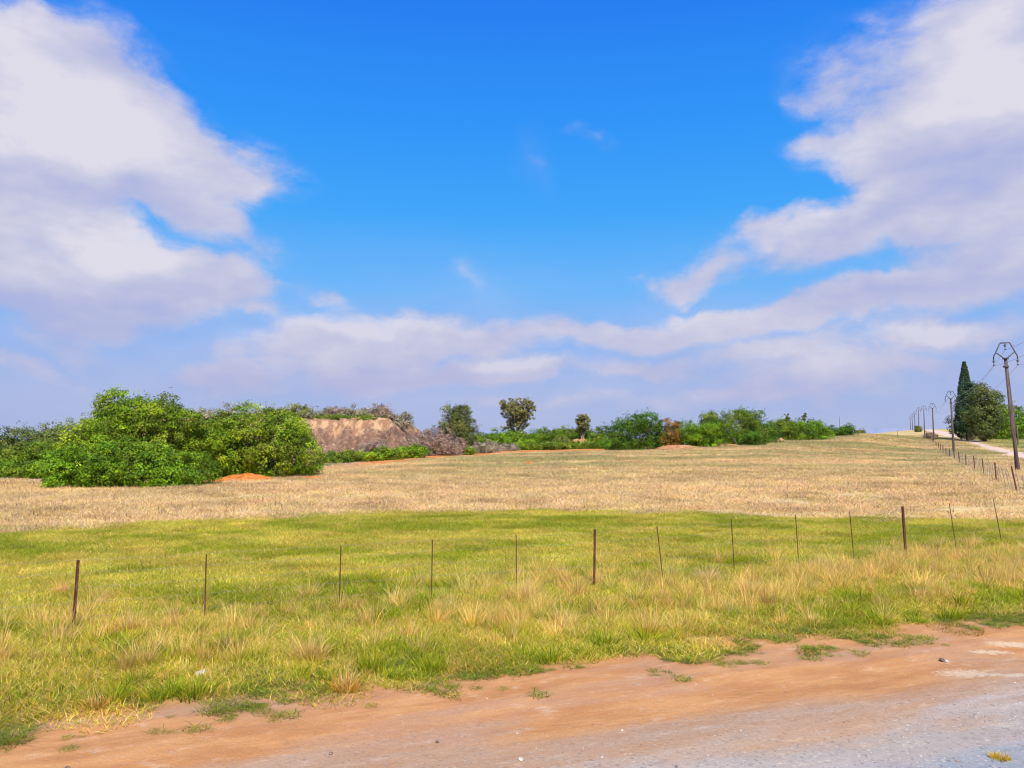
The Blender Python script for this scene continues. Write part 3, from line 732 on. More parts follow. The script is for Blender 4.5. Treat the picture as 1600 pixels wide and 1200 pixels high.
def auto_lobes(w, dp, h, g, n=9, skirt=True, peak=.5):
    """uneven dome of lobes filling a w x dp x h box standing on the ground"""
    L = [(w * (peak - .5) * .3, 0, h * .48, w * .34, dp * .36, h * .46)]
    for i in range(n):
        a = 2 * math.pi * i / n + g.uniform(-.3, .3); rr = g.uniform(.52, .68)
        x = math.cos(a) * w * .5 * rr; y = math.sin(a) * dp * .5 * rr
        sz_ = g.uniform(.18, .27); zz = h * g.uniform(.22, .60)
        L.append((x, y, zz, w * sz_, dp * sz_, h * g.uniform(.22, .34)))
    for i in range(4):
        L.append((w * g.uniform(-.26, .26), dp * g.uniform(-.2, .2), h * g.uniform(.68, .80), w * g.uniform(.12, .2), dp * g.uniform(.12, .2), h * g.uniform(.17, .23)))
    if skirt:
        for i in range(n):
            a = 2 * math.pi * (i + .5) / n; rr = g.uniform(.62, .8)
            L.append((math.cos(a) * w * .5 * rr, math.sin(a) * dp * .5 * rr, h * .14, w * .15, dp * .17, h * g.uniform(.14, .22)))
    return L
def limb_mesh(h, spread, g, n=5, r0=.16, fork=.25):
    m = MB(); tips = []
    for i in range(n):
        a = 2 * math.pi * i / n + g.uniform(-.4, .4); sp = spread * g.uniform(.3, .8)
        p1 = np.array([math.cos(a) * .1, math.sin(a) * .1, -.15]); p2 = p1 + np.array([math.cos(a) * sp * .3, math.sin(a) * sp * .3, h * fork])
        p3 = p1 + np.array([math.cos(a) * sp * .7, math.sin(a) * sp * .7, h * .55]); p4 = p1 + np.array([math.cos(a) * sp, math.sin(a) * sp, h * g.uniform(.7, .85)])
        m.tube([p1, p2, p3, p4], [r0, r0 * .75, r0 * .45, r0 * .12], 6)
        for s in range(3):
            f = g.uniform(.35, .9); q = p2 * (1 - f) + p3 * f; a2 = a + g.uniform(-1.3, 1.3); l = spread * g.uniform(.25, .5)
            m.tube([q, q + np.array([math.cos(a2) * l * .5, math.sin(a2) * l * .5, h * .12]), q + np.array([math.cos(a2) * l, math.sin(a2) * l, h * g.uniform(.15, .3)])], [r0 * .4, r0 * .25, r0 * .06], 5)
    return m
BASE = None
def box_of(px0, px1, pyt, Y, depth=None):
    xx = sx((px0 + px1) / 2, Y); zz = gz(xx, Y) if BASE is None else BASE(xx, Y); w = (px1 - px0) / F * Y
    return xx, zz, w, max(sz(pyt, Y) - zz, .4), (depth or min(max(w * .8, 1.5), 8))
VG = 'green bushes along the field edge'
def bush(px0, px1, pyt, Y, pal, label, seed, name='bush', cat='bush', leaf=None, dens=1.0, depth=None, group=None, style='dome', lobes=None, skirt=True, wisps=.5, peak=.5):
    g = np.random.default_rng(seed); xx, zz, w, h, dp = box_of(px0, px1, pyt, Y, depth); w *= .94 if lobes else 1.12
    root = empty(name, (xx, Y, zz), label, cat, group)
    leaf = leaf or (.11 + Y * .0008); cr = leaf * 2.6
    L = [(a * w, b * dp, c * h, d * w, e * dp, f * h) for a, b, c, d, e, f in lobes] if lobes else auto_lobes(w, dp, h, g, skirt=skirt, peak=peak)
    surf = 2.2 * (w * h + w * dp * .6 + dp * h); n_per = 16
    nc = int(dens * surf * 1.5 / (leaf * leaf * .5 * n_per)) + 20; nc = min(nc, 7500)
    n1 = int(nc * .55); c1, o1, pk = lobe_points(L, n1, g, puff=22); c2, o2 = lobe_points(L, nc - n1, g, lump=.3, lo=.66, hi=.98)
    cen = np.concatenate([c1, c2]); od = np.concatenate([o1, o2]); pk = np.concatenate([pk, pk.max() + 1 + (np.abs((c2[:, 0] * 1.1).astype(int)) * 7 + np.abs((c2[:, 2] * 1.1).astype(int)) * 3) % 23])
    mx = cen[:, 2].max(); cen[:, 2] *= np.where(cen[:, 2] > .6 * h, min(1.0, (h - cr * .5) / mx) if mx > h else 1, 1)
    parts = [leaves(cen, od, n_per, cr * .85, leaf, PAL[pal], g, grp=pk)]
    if wisps > 0:     # shoots that break the outline
        k = g.choice(len(cen), int(len(cen) * .10 * wisps) + 4); cw = cen[k] + od[k] * cr * g.uniform(.3, 1.1, (len(k), 1)) + np.array([0, 0, cr * .3]); 
        parts.append(leaves(cw, od[k], 7, cr * .7, leaf * .9, PAL[pal], g))
    # inner leaves, crown shade painted in as a darker leaf colour
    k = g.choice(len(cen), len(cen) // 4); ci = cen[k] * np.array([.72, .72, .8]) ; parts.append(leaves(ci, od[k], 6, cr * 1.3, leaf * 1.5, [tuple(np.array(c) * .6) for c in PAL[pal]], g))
    link('crown', fol_mesh('crown', parts), None, root)
    limb_mesh(h * .95, w * .4, g, 5, max(.05, h * .022)).build('trunk', M_BARK, root)
    return root
def twig_shrub(px0, px1, pyt, Y, pal, label, seed, leafy=.3, lpal='olive', name='shrub', cat='shrub', dens=1.0, group=None):
    """open, mostly bare shrub: a haze of fine upright twigs with a few leaves"""
    g = np.random.default_rng(seed); xx, zz, w, h, dp = box_of(px0, px1, pyt, Y)
    root = empty(name, (xx, Y, zz), label, cat, group)
    L = auto_lobes(w * 1.1, dp, h * 1.02, g); n = int(min(dens * 190 * max(1, w * h / 8), 2600))
    c1, o1 = lobe_points(L, n // 2, g, lo=.35, hi=1.0, lump=.3); c2, o2, pk = lobe_points(L, n - n // 2, g, puff=16)
    p1 = np.concatenate([c1, c2]); dr = np.concatenate([o1, o2]) + np.array([0, 0, .8])
    parts = [leaves(p1, dr, 14, .30 + Y * .0015, .34 + Y * .0014, PAL[pal], g, aspect=.13, up=0, tintv=.25)]; n = len(p1)
    if leafy > 0:
        k = g.choice(n, int(n * .5 * leafy) + 5); parts.append(leaves(p1[k], dr[k], 9, .4, .10 + Y * .0008, PAL[lpal], g))
    link('crown', fol_mesh('crown', parts), None, root)
    limb_mesh(h * .8, w * .4, g, 6, .06).build('trunk', M_BARK, root)
    return root

def gum_tree(px0, px1, pyt, Y, pal, label, seed, bark=None, nb=7, low=.35, cs=1.0, trunk_r=.22, name='gum_tree', cat='tree', clumps=8):
    g = np.random.default_rng(seed); xx, zz, w, h, dp = box_of(px0, px1, pyt, Y, (px1 - px0) / F * Y)
    root = empty(name, (xx, Y, zz), label, cat)
    m = MB(); cen = []; od = []
    for i in range(nb):
        a = 2 * math.pi * i / nb + g.uniform(-.4, .4); rr = g.uniform(.15, .95) if i else .05
        top = np.array([math.cos(a) * w * .5 * rr, math.sin(a) * w * .5 * rr, h * (.93 - .22 * rr * g.uniform(.2, 1.3))])
        st = np.array([0, 0, h * g.uniform(.08, .3)]); q1 = st * .5 + top * .5 + np.array([math.cos(a) * w * .06, math.sin(a) * w * .06, -h * .03])
        m.tube([np.array([0, 0, -.2]), st, q1, top], [trunk_r, trunk_r * .6, trunk_r * .36, trunk_r * .08], 7)
        for k in range(clumps):
            f = g.uniform(low, 1.0); q = (st * (1 - f) + top * f); a2 = g.uniform(0, 6.28); l = w * g.uniform(.08, .26)
            tip = q + np.array([math.cos(a2) * l, math.sin(a2) * l, h * g.uniform(.0, .09)])
            tip[0] = np.clip(tip[0], -w * .46, w * .46); tip[2] = min(tip[2], h * .96)
            m.tube([q, (q + tip) / 2 + np.array([0, 0, h * .02]), tip], [trunk_r * .2, trunk_r * .14, trunk_r * .05], 5)
            cen.append(tip); od.append((tip - np.array([0, 0, h * .5])) / h)
    m.build('trunk', bark or M_PALE_BARK, root)
    cen = np.array(cen); od = np.array(od); parts = []
    R0 = w * .066 * cs
    for _ in range(4):    # each head of foliage is several overlapping clumps
        c2 = cen + g.normal(0, R0 * .5, cen.shape) * np.array([1, 1, .6]); parts.append(leaves(c2, od, 26, g.uniform(.5, .95, len(cen)) * R0, .15 + Y * .0006, PAL[pal], g, aspect=.4, tintv=.28))
    link('crown', fol_mesh('crown', parts), None, root)
    return root

# --- the two big clumps in the left foreground
T1 = [(0, 0, .72, .34, .32, .27), (-.28, 0, .62, .22, .3, .24), (.28, .05, .62, .23, .3, .25), (-.12, -.1, .82, .2, .22, .17), (.14, 0, .84, .17, .22, .15), (.38, 0, .70, .12, .2, .15), (-.40, 0, .56, .12, .2, .16), (0, 0, .4, .42, .4, .28), (.3, -.1, .35, .2, .3, .25), (-.3, -.1, .35, .2, .3, .25)]
bush(141, 314, 607, 53, 'bright', 'tall round crowned green tree rising behind the wide low bush on the left', 1001, 'broadleaf_tree', 'tree', leaf=.15, depth=8, lobes=T1, dens=1.0, wisps=1)
B1 = [(-.38, 0, .42, .14, .35, .36), (-.22, -.1, .50, .17, .35, .38), (-.02, -.15, .48, .17, .35, .42), (.18, -.1, .44, .17, .34, .40), (.34, 0, .38, .14, .3, .36), (-.44, -.1, .22, .07, .22, .2), (-.3, -.3, .22, .15, .2, .22), (-.1, -.34, .20, .15, .2, .22), (.12, -.33, .20, .15, .2, .22), (.3, -.27, .2, .13, .2, .22), (.43, -.1, .2, .07, .2, .2)]
bush(82, 346, 676, 45.5, 'fresh', 'wide low bright green bush nearest the camera on the left, spilling over the field', 1002, 'bush', leaf=.135, depth=5.5, lobes=B1, dens=1.15, wisps=.8)
bush(97, 190, 655, 49.5, 'bright', 'yellow green shoulder bush on the left flank of the tall round crowned tree', 1003, leaf=.14, depth=5)
T2 = [(-.05, 0, .55, .32, .4, .42), (-.15, 0, .80, .17, .25, .19), (.05, -.1, .72, .2, .3, .22), (.2, -.1, .5, .22, .35, .34), (-.32, -.1, .42, .18, .35, .36), (.34, -.1, .28, .17, .3, .26), (-.1, -.3, .3, .25, .25, .28), (.15, -.3, .22, .22, .24, .22), (.42, -.15, .18, .1, .2, .17), (-.38, -.1, .2, .12, .25, .2)]
bush(312, 512, 627, 57, 'bright', 'big sloping yellow green tree in front of the bare spoil heap', 1004, 'broadleaf_tree', 'tree', leaf=.15, depth=8, lobes=T2, dens=1.1, wisps=1)
bush(262, 350, 668, 61, 'mixed', 'darker green bush filling the gap between the two big left trees', 1005, leaf=.17, depth=5)
bush(300, 356, 648, 66, 'deep', 'small dark tree behind the gap between the two big left trees', 1006, leaf=.18, depth=4)
twig_shrub(306, 372, 634, 72, 'twig', 'grey brown twiggy shrub topping the gap between the big left trees', 1007, .8, 'olive')
# --- left background row
LB = [(-130, -20, 665, 66, 'olive', 'olive bush at the far left beyond the frame edge'), (-30, 34, 663, 68, 'dusk', 'dull olive tree at the very left edge of the row'), (28, 80, 664, 74, 'dusk', 'dusky feathery tree second along the row at far left'), (70, 122, 656, 78, 'dusk', 'dusky feathery tree third along the row at far left'), (108, 152, 651, 82, 'dusk', 'dusky feathery treetop touching the big round crown'),
      (2, 50, 688, 61, 'mixed', 'green bush below the dusky trees at the left, by the frame edge'), (40, 88, 682, 63, 'mixed', 'mid green bush between the frame edge and the wide low bush'),
      (-30, 30, 712, 57, 'fresh', 'low bright bush at the left edge touching the tan field'), (24, 62, 718, 57, 'mixed', 'small low bush second from the left along the tan field'), (54, 92, 710, 56.5, 'fresh', 'low bright bush tucked against the left side of the wide low bush')]
for i, a in enumerate(LB): bush(*a, 1100 + i, depth=3.5 if a[3] < 66 else None, group='bushes at the far left', wisps=1.3 if a[4] == 'dusk' else .6, name='tree' if 'tree' in a[5] else 'bush', cat='tree' if 'tree' in a[5] else 'bush')

# --- spoil heap
hxs = np.linspace(sx(250, 104), sx(680, 104), 300); hys = np.concatenate([np.linspace(88, 104, 110), np.linspace(104.4, 132, 50)])
QX, QY = np.meshgrid(hxs, hys)
xr = (QX - hxs[0]) / (hxs[-1] - hxs[0])
face = sstep(0, 1, (QY - 91 - 1.6 * (fbm(QX * .25, QX * 0 + 2, 140, 3) - .5) * 2) / 8.5)
side = np.clip(1 - (xr - .84) / .16, 0, 1) ** 1.1 * 1.0 + 0 * (xr + .02 * (fbm(QY * .3, QX * .3, 141, 3) - .5)) * sstep(0, .12, xr); back = sstep(132, 124, QY)
topz = sz(656, 101) + .9 * (fbm(QX * .15, QY * .15, 142, 3) - .5)
gb = ground(QX, QY) - .4
k = np.clip(np.minimum(face, side) , 0, 1) * back
gul = (fbm(QX * 1.1 + 3, QY * .25, 143, 4) - .5) * 1.9 * np.sin(np.pi * np.clip(k, 0, 1)) + .9 * (fbm(QX * 1.6, QY * 1.6, 144, 4) - .5) * np.clip(k * 3, 0, 1)
QZ = gb + (topz - gb) * k + gul
ii = np.arange(QX.size).reshape(QX.shape)
hf = np.stack([ii[:-1, :-1], ii[:-1, 1:], ii[1:, 1:], ii[1:, :-1]], -1).reshape(-1, 4)
mh, th, oh = material('scree')
geo = th.n('ShaderNodeNewGeometry'); P = geo.outputs['Position']; kh = th.attr('rise')
na_ = th.noise(P, 1.4, 8, .75); nb_ = th.noise(th.vscale(P, (1, .5, .35)), 1.1, 5, .6); vor = th.n('ShaderNodeTexVoronoi'); th.L.new(P, vor.inputs['Vector']); vor.inputs['Scale'].default_value = 2.4
low = th.mix(th.mapr(na_, .35, .65), (.20, .115, .08), (.38, .235, .165))
hi = th.mix(th.mapr(nb_, .42, .58), (.66, .43, .24), (.40, .22, .13))
hh_ = th.m('ADD', kh, th.m('MULTIPLY', th.m('SUBTRACT', th.noise(P, .35, 6, .75), .5), .9))
cc_ = th.mix(th.mapr(hh_, .62, .78), low, hi)
sp = th.m('MULTIPLY', th.mapr(vor.outputs['Distance'], .30, .12), th.mapr(na_, .45, .6))
cc_ = th.mix(th.m('MULTIPLY', sp, .7), cc_, (.80, .60, .42))
principled(th, oh, cc_, .95, .05, na_, 1.0, .35)
HO = tag(link('spoil_heap', mesh_np('spoil_heap', np.stack([QX, QY, QZ], -1).reshape(-1, 3), hf, True, {'rise': ('FLOAT', 'POINT', k)}), mh), kind='structure')
def heap_z(x, y):
    i = int(np.clip(np.searchsorted(hxs, x), 0, len(hxs) - 1)); j = int(np.clip(np.searchsorted(hys, y), 0, len(hys) - 1)); return float(QZ[j, i])
def on_heap(fn, *a, **k):      # plants rooted on the heap instead of on the field
    global BASE
    BASE = lambda x, y: heap_z(x, y) - .15
    o = fn(*a, **k); BASE = None; return o
HT = [('t', 372, 430, 640, 106, 'twig', 'grey scrub on the spoil heap just left of its olive bush'), ('t', 415, 452, 638, 108, 'twig', 'thin grey scrub between the sloping tree and the olive bush on the heap'),
      ('b', 444, 486, 628, 104, 'olive', 'rounded olive bush standing highest on the left of the spoil heap'), ('t', 480, 520, 640, 104, 'twig', 'low grey scrub on the heap right of the olive bush'),
      ('t', 512, 552, 638, 103, 'mauve', 'brownish scrub midway along the top of the spoil heap'), ('t', 538, 580, 637, 103, 'twig', 'grey green scrub on the heap left of the tan round shrub'),
      ('t', 584, 607, 633, 103, 'mauve', 'round tan shrub at the right end of the spoil heap top'), ('b', 496, 548, 644, 101.5, 'mixed', 'low green scrub on the lip of the spoil heap'),
      ('b', 552, 592, 649, 100.3, 'mixed', 'dark green scrub hanging over the scree edge'), ('t', 604, 640, 648, 104, 'twig', 'sparse scrub running down the right shoulder of the heap'), ('t', 560, 600, 643, 105, 'twig', 'grey scrub behind the tan round shrub')]
for i, a in enumerate(HT):
    if a[0] == 't': on_heap(twig_shrub, *a[1:5], a[5], a[6], 1200 + i, leafy=.9, group='scrub on the spoil heap')
    else: on_heap(bush, *a[1:5], a[5], a[6], 1200 + i, dens=.7, wisps=1.2, group='scrub on the spoil heap')
# --- foot of the heap and the mauve thicket
MB_ = [('b', 500, 548, 703, 82, 'mixed', 'small green bush right beside the foot of the big sloping tree'), ('b', 530, 590, 701, 84, 'bright', 'low bright green bush at the foot of the scree, left one'), ('b', 588, 630, 695, 87, 'bright', 'low bright green bush at the foot of the scree, middle one'), ('b', 618, 664, 691, 90, 'fresh', 'low bright green bush at the foot of the scree, right one'),
       ('t', 634, 668, 677, 99, 'mauve', 'leafless mauve brown thicket against the right end of the heap'), ('t', 650, 696, 668, 102, 'mauve', 'leafless brown thicket left of the dark gum tree'), ('t', 600, 650, 680, 97, 'mauve', 'leafless thicket low on the scree'), ('t', 676, 724, 684, 103, 'mauve', 'low leafless thicket at the foot of the dark gum tree'), ('t', 560, 600, 692, 93, 'mauve', 'small leafless thicket in the middle of the scree foot'),
       ('b', 702, 742, 695, 106, 'bright', 'small bright bush under the dark gum tree'), ('b', 745, 792, 675, 122, 'fresh', 'green bush just right of the dark gum tree'), ('b', 772, 845, 664, 138, 'fresh', 'green bush spread around the foot of the pale trunked gum tree'),
       ('t', 735, 775, 692, 112, 'twig', 'grey tufty scrub at the field edge right of the dark gum tree'), ('t', 768, 806, 694, 117, 'twig', 'grey tufty scrub at the field edge below the pale trunked gum'),
       ('b', 838, 882, 666, 140, 'mixed', 'green bush right of the pale trunked gum tree'), ('b', 868, 905, 661, 143, 'mixed', 'green bush left of the small round gum tree'), ('b', 900, 945, 667, 146, 'mixed', 'green bush right of the small round gum tree'), ('b', 808, 838, 683, 128, 'fresh', 'small vivid bush in front of the pale trunked gum tree'),
       ('b', 800, 848, 691, 124, 'bright', 'low yellow green bush at the red field edge, left of the sandy bank'), ('b', 840, 892, 685, 126, 'mixed', 'low green bush at the red field edge by the first sandy bank'), ('b', 893, 945, 686, 128, 'bright', 'low yellow green bush below the small round gum tree'), ('b', 930, 968, 688, 125, 'fresh', 'low bright bush left of the large dark green bush'), ('b', 868, 890, 679, 132, 'olive', 'small olive shrub on the sandy bank')]
for i, a in enumerate(MB_):
    if a[0] == 't': twig_shrub(*a[1:5], a[5], a[6], 1300 + i, leafy=.15, dens=1.3, group='leafless thickets')
    else: bush(*a[1:5], a[5], a[6], 1300 + i, group=VG, skirt=True)
bush(735, 840, 672, 165, 'mixed', 'broad green thicket far behind the two gum trees', 1350, group=VG, depth=6); bush(830, 960, 669, 170, 'mixed', 'broad green thicket far behind the small round gum tree', 1351, group=VG, depth=6)
GL = [(0, 0, .30, .46, .4, .24), (-.25, 0, .32, .24, .3, .18), (.28, .1, .36, .22, .3, .2), (.05, 0, .55, .34, .32, .22), (-.12, 0, .74, .2, .24, .17), (.14, 0, .80, .17, .22, .16), (.0, 0, .9, .1, .14, .09), (.34, 0, .58, .13, .2, .12), (-.36, 0, .5, .11, .2, .1)]
bush(680, 750, 630, 114, 'gum', 'dark bushy gum tree right of the mauve thicket', 1401, 'gum_tree', 'tree', lobes=GL, dens=.95, wisps=1.0, depth=5)
gum_tree(782, 838, 620, 140, 'gumwarm', 'tall gum tree with pale trunks and flat topped crown', 1402, nb=15, low=.3, cs=1.15, clumps=14)
gum_tree(896, 926, 645, 142, 'gumwarm', 'small gum tree with a round crown on a pale trunk', 1403, nb=8, low=.35, cs=1.7, clumps=10, trunk_r=.16)
# --- right-hand belt
RB = [(950, 1042, 642, 113, 'deep', 'large dark green bush, left end of the belt of bushes', 1.0), (1036, 1061, 652, 113, 'rust', 'rusty orange bush between two green ones', .8), (1060, 1134, 652, 113, 'fresh', 'bright mid green bush right of the rusty one', 1.0),
      (1092, 1132, 641, 120, 'mixed', 'taller brownish topped tree behind the bright mid green bush', .8), (1126, 1188, 638, 118, 'mixed', 'tall green tree at the middle of the belt', 1.0), (1172, 1212, 650, 123, 'deep', 'dark green bush right of the tall middle tree', 1.0), (1148, 1186, 668, 116, 'deep', 'dark low bush under the tall middle tree', 1.0),
      (1200, 1246, 651, 136, 'mixed', 'olive green bush set back right of the dark one', 1.0), (1218, 1284, 655, 138, 'fresh', 'dome shaped bright green bush, right end of the belt', 1.0), (1282, 1312, 663, 157, 'deep', 'left of two small round shrubs alone on the rise', 1.0), (1310, 1334, 659, 156, 'deep', 'right of two small round shrubs alone on the rise', 1.0), (1288, 1300, 672, 153, 'mixed', 'tiny bush in front of the left small round shrub', 1.0)]
for i, a in enumerate(RB):
    bush(*a[:6], 1500 + i, dens=a[6] * 1.3, group='belt of bushes right of centre', depth=5 if a[1] - a[0] > 30 else 2.5, wisps=1.0, name='tree' if ' tree' in a[5] and 'under' not in a[5] and 'right of the tall' not in a[5] else 'bush', cat='tree' if ' tree' in a[5] and 'under' not in a[5] and 'right of the tall' not in a[5] else 'bush')
gum_tree(1224, 1240, 645, 170, 'gum', 'spindly grey tree poking above the dome shaped bush, left one', 1520, M_BARK, nb=4, low=.6, clumps=5, trunk_r=.12, name='tree')
gum_tree(1250, 1266, 644, 170, 'gum', 'spindly grey tree poking above the dome shaped bush, right one', 1521, M_BARK, nb=4, low=.6, clumps=5, trunk_r=.12, name='tree')
bush(1226, 1272, 652, 168, 'dusk', 'grey green thicket behind the dome shaped bush', 1522, dens=.6, wisps=1.4, depth=3)
twig_shrub(1448, 1462, 676, 190, 'mauve', 'dark dead scrub caught on the climbing fence', 1530, .1)
twig_shrub(1433, 1439, 666, 300, 'gum', 'small dark shrub on the skyline beside the poles', 1531, .9, 'dusk')
0 and twig_shrub(1572, 1598, 758, 36, 'twig', 'grey weeds tangled round the leaning post at the right edge', 1532, .05, dens=.35)
bush(1338, 1350, 670, 420, 'dusk', 'tiny distant tree on the skyline', 1533, depth=4)

# --- cypress, dark conifer and neighbours on the right
def spire(px0, px1, pyt, Y, label, seed):
    g = np.random.default_rng(seed); xx, zz, w, h, dp = box_of(px0, px1, pyt, Y, (px1 - px0) / F * Y)
    root = empty('cypress_tree', (xx, Y, zz), label, 'tree')
    n = 2600; f = g.random(n) ** .8; a = g.random(n) * 6.283
    r = w * .5 * np.clip((1 - f) * 1.05, .02, 1) ** .8 * np.where(f < .12, f / .12 * .6 + .4, 1) * (.8 + .3 * fbm(a * 2, f * 12, seed, 2))
    c = np.stack([np.cos(a) * r, np.sin(a) * r, .15 * h * 0 + f * h * .985 + .2], 1); od = np.stack([np.cos(a) * .5, np.sin(a) * .5, np.full(n, 1.0)], 1)
    link('crown', fol_mesh('crown', [leaves(c, od, 14, .35, .26, PAL['cypress'], g, .35)]), None, root)
    m = MB(); m.tube([(0, 0, -.3), (0, 0, h * .4), (0, 0, h * .9)], [.3, .22, .03], 8); m.build('trunk', M_BARK, root); return root
spire(1492, 1532, 565, 190, 'tall dark pointed cypress rising above the other trees by the track', 1601)
CV = [(0, 0, .62, .4, .4, .34), (-.25, 0, .5, .26, .3, .34), (.25, 0, .5, .25, .3, .3), (-.08, 0, .83, .2, .25, .15), (.15, 0, .76, .2, .25, .16), (0, -.1, .33, .36, .35, .24), (.3, 0, .3, .18, .25, .2), (-.32, 0, .32, .16, .25, .2)]
bush(1494, 1536, 596, 184, 'cypress', 'very dark dense conifer behind and left of the broad one by the track', 1602, 'conifer_tree', 'tree', leaf=.34, lobes=CV, dens=1.2, wisps=.6, depth=6)
bush(1514, 1563, 597, 172, 'conifer', 'broad bushy olive conifer in front of the pointed cypress', 1603, 'conifer_tree', 'tree', leaf=.32, lobes=CV, dens=1.2, wisps=.8, depth=7)
bush(1545, 1577, 616, 196, 'mixed', 'green tree peeping out right behind the broad conifer', 1604, 'tree', 'tree', leaf=.32, wisps=.8, depth=5)
for i, a in enumerate([(1560, 1600, 632, 215, 'mixed', 'green bush left in the background clump behind the nearest power pole'), (1590, 1640, 638, 220, 'deep', 'green bush at the right edge behind the lone dark post'), (1575, 1612, 650, 200, 'fresh', 'brighter low bush in front of the background clump at the right edge'), (1635, 1700, 632, 225, 'mixed', 'green tree beyond the right edge')]):
    bush(*a, 1610 + i, depth=6, leaf=.34, group='background clump on the right')

# --- red soil piles
def mound(px, Y, w, d, h, label, seed, name='soil_mound'):
    xx = sx(px, Y, 740); n = 48; V = []; 
    u = np.linspace(-1, 1, n); UX, UY = np.meshgrid(u, u); r = np.hypot(UX, UY)
    zz = h * np.clip(1 - r ** 1.5, -.12, 1) * (.7 + .6 * fbm(UX * 2 + seed, UY * 2, seed, 3)) + .06 * h * fbm(UX * 9, UY * 9, seed, 2)
    gx_, gy_ = xx + UX * w / 2, Y + UY * d / 2; zz = zz + ground(gx_, gy_) - zz.min() * 0
    zz = np.where(r > .98, ground(gx_, gy_) - .12, zz)
    q = np.arange(n * n).reshape(n, n); fc = np.stack([q[:-1, :-1], q[:-1, 1:], q[1:, 1:], q[1:, :-1]], -1).reshape(-1, 4)
    V = np.stack([gx_ - xx, gy_ - Y, zz - gz(xx, Y)], -1).reshape(-1, 3)
    o = link(name, mesh_np(name, V, fc, True), M_REDSOIL); o.location = (xx, Y, gz(xx, Y)); return tag(o, label, 'soil mound')
mound(386, 51.5, 3.9, 2.2, .50, 'long low heap of orange red soil between the two big left bushes', 3)
mound(350, 50.5, 1.6, 1.6, .22, 'small orange soil spill against the wide low bush', 4)
mound(488, 53, 2.6, 1.6, .14, 'flat smear of orange soil under the right end of the sloping tree', 5)
mound(827, 75, 1.35, 1.2, .30, 'small isolated red ant mound in the middle of the tan field', 6, 'ant_mound')
def bank(px0, px1, py, Y, label, seed):
    w = (px1 - px0) / F * Y; xx = sx((px0 + px1) / 2, Y); z = gz(xx, Y); top = sz(py, Y)
    n = 40; u = np.linspace(-1, 1, n); UX, UY = np.meshgrid(u, u)
    zz = np.clip(1 - np.maximum(np.abs(UX) ** 3, np.abs(UY) ** 2), 0, 1) * (top - z) * .8 * (.75 + .5 * fbm(UX * 3, UY * 3, seed, 3)) - .05
    q = np.arange(n * n).reshape(n, n); fc = np.stack([q[:-1, :-1], q[:-1, 1:], q[1:, 1:], q[1:, :-1]], -1).reshape(-1, 4)
    o = link('sand_bank', mesh_np('sand_bank', np.stack([UX * w / 2, UY * 2.0, zz], -1).reshape(-1, 3), fc, True), M_SAND); o.location = (xx, Y, z); return tag(o, label, 'sand bank')
M_SAND = mat_noise('pink_sand', (.40, .18, .08), (.56, .32, .18), 1.2, .95, .05, 1.0, .15)
bank(798, 815, 691, 129, 'pink sand bank showing under the pale trunked gum tree', 1); bank(851, 870, 687, 131, 'pink sand bank with a dark hollow beside the olive shrub', 2)
bank(888, 922, 682, 135, 'largest pink sand bank below the small round gum tree', 3); bank(938, 952, 685, 134, 'small pink sand bank left of the large dark bush', 4)
bank(1024, 1096, 693, 111.5, 'orange sand bank under the rusty bush', 5); bank(1088, 1156, 690.5, 113.5, 'long pale sand bank under the bright mid green bush', 6); bank(1211, 1222, 682, 131, 'small pink bank between the dark bush and the dome shaped bush', 7)

# ------------------------------------------------------------------ sun and sky
SUN_AZ, SUN_EL = R(171), R(50)      # azimuth clockwise from +Y (view direction)
sv = np.array([math.sin(SUN_AZ) * math.cos(SUN_EL), math.cos(SUN_AZ) * math.cos(SUN_EL), math.sin(SUN_EL)])
sd = bpy.data.lights.new('sun', 'SUN'); sd.energy = 5.0; sd.angle = R(.6); sd.color = (1, .92, .76)
so = bpy.data.objects.new('sun', sd); COL.objects.link(so)
import mathutils
so.rotation_euler = mathutils.Vector(sv).to_track_quat('Z', 'Y').to_euler(); so.location = (20, -40, 50)
W = bpy.data.worlds.new('World'); SC.world = W; W.use_nodes = True; W.node_tree.nodes.clear()
t = NT(W.node_tree); wo = t.n('ShaderNodeOutputWorld'); bg = t.n('ShaderNodeBackground'); t.L.new(bg.outputs[0], wo.inputs[0])
sky = t.n('ShaderNodeTexSky', sky_type='NISHITA'); sky.sun_disc = False; sky.sun_elevation = SUN_EL; sky.sun_rotation = SUN_AZ; sky.dust_density = .6
tc = t.n('ShaderNodeTexCoord'); D = tc.outputs['Generated']
sep = t.n('ShaderNodeSeparateXYZ'); t.L.new(D, sep.inputs[0]); dx, dy, dz = sep.outputs
az = t.m('ARCTAN2', dx, dy); el = t.m('ARCSINE', dz)
comb = t.n('ShaderNodeCombineXYZ'); t.L.new(az, comb.inputs[0]); t.L.new(el, comb.inputs[1])
def ramp(fac, stops, interp='EASE'):
    r = t.n('ShaderNodeValToRGB'); cr = r.color_ramp; cr.interpolation = interp
    while len(cr.elements) < len(stops): cr.elements.new(.5)
    for e_, (p, c) in zip(cr.elements, stops): e_.position = p; e_.color = (*c, 1)
    t.set(r.inputs[0], fac); return r.outputs[0]
def s2l(r, g_, b): return tuple(((v / 255) / 12.92 if v / 255 <= .04045 else (((v / 255) + .055) / 1.055) ** 2.4) for v in (r, g_, b))
grad = ramp(t.m('DIVIDE', el, 1.0), [(0, s2l(165, 180, 226)), (.06, s2l(152, 178, 233)), (.12, s2l(134, 180, 246)), (.19, s2l(98, 182, 255)), (.28, s2l(58, 168, 255)), (.38, s2l(40, 152, 255)), (.52, s2l(26, 128, 248)), (1, s2l(20, 95, 215))], 'LINEAR')
skyc = t.mix(.90, t.vscale(sky.outputs[0], (.10, .10, .10)), grad)
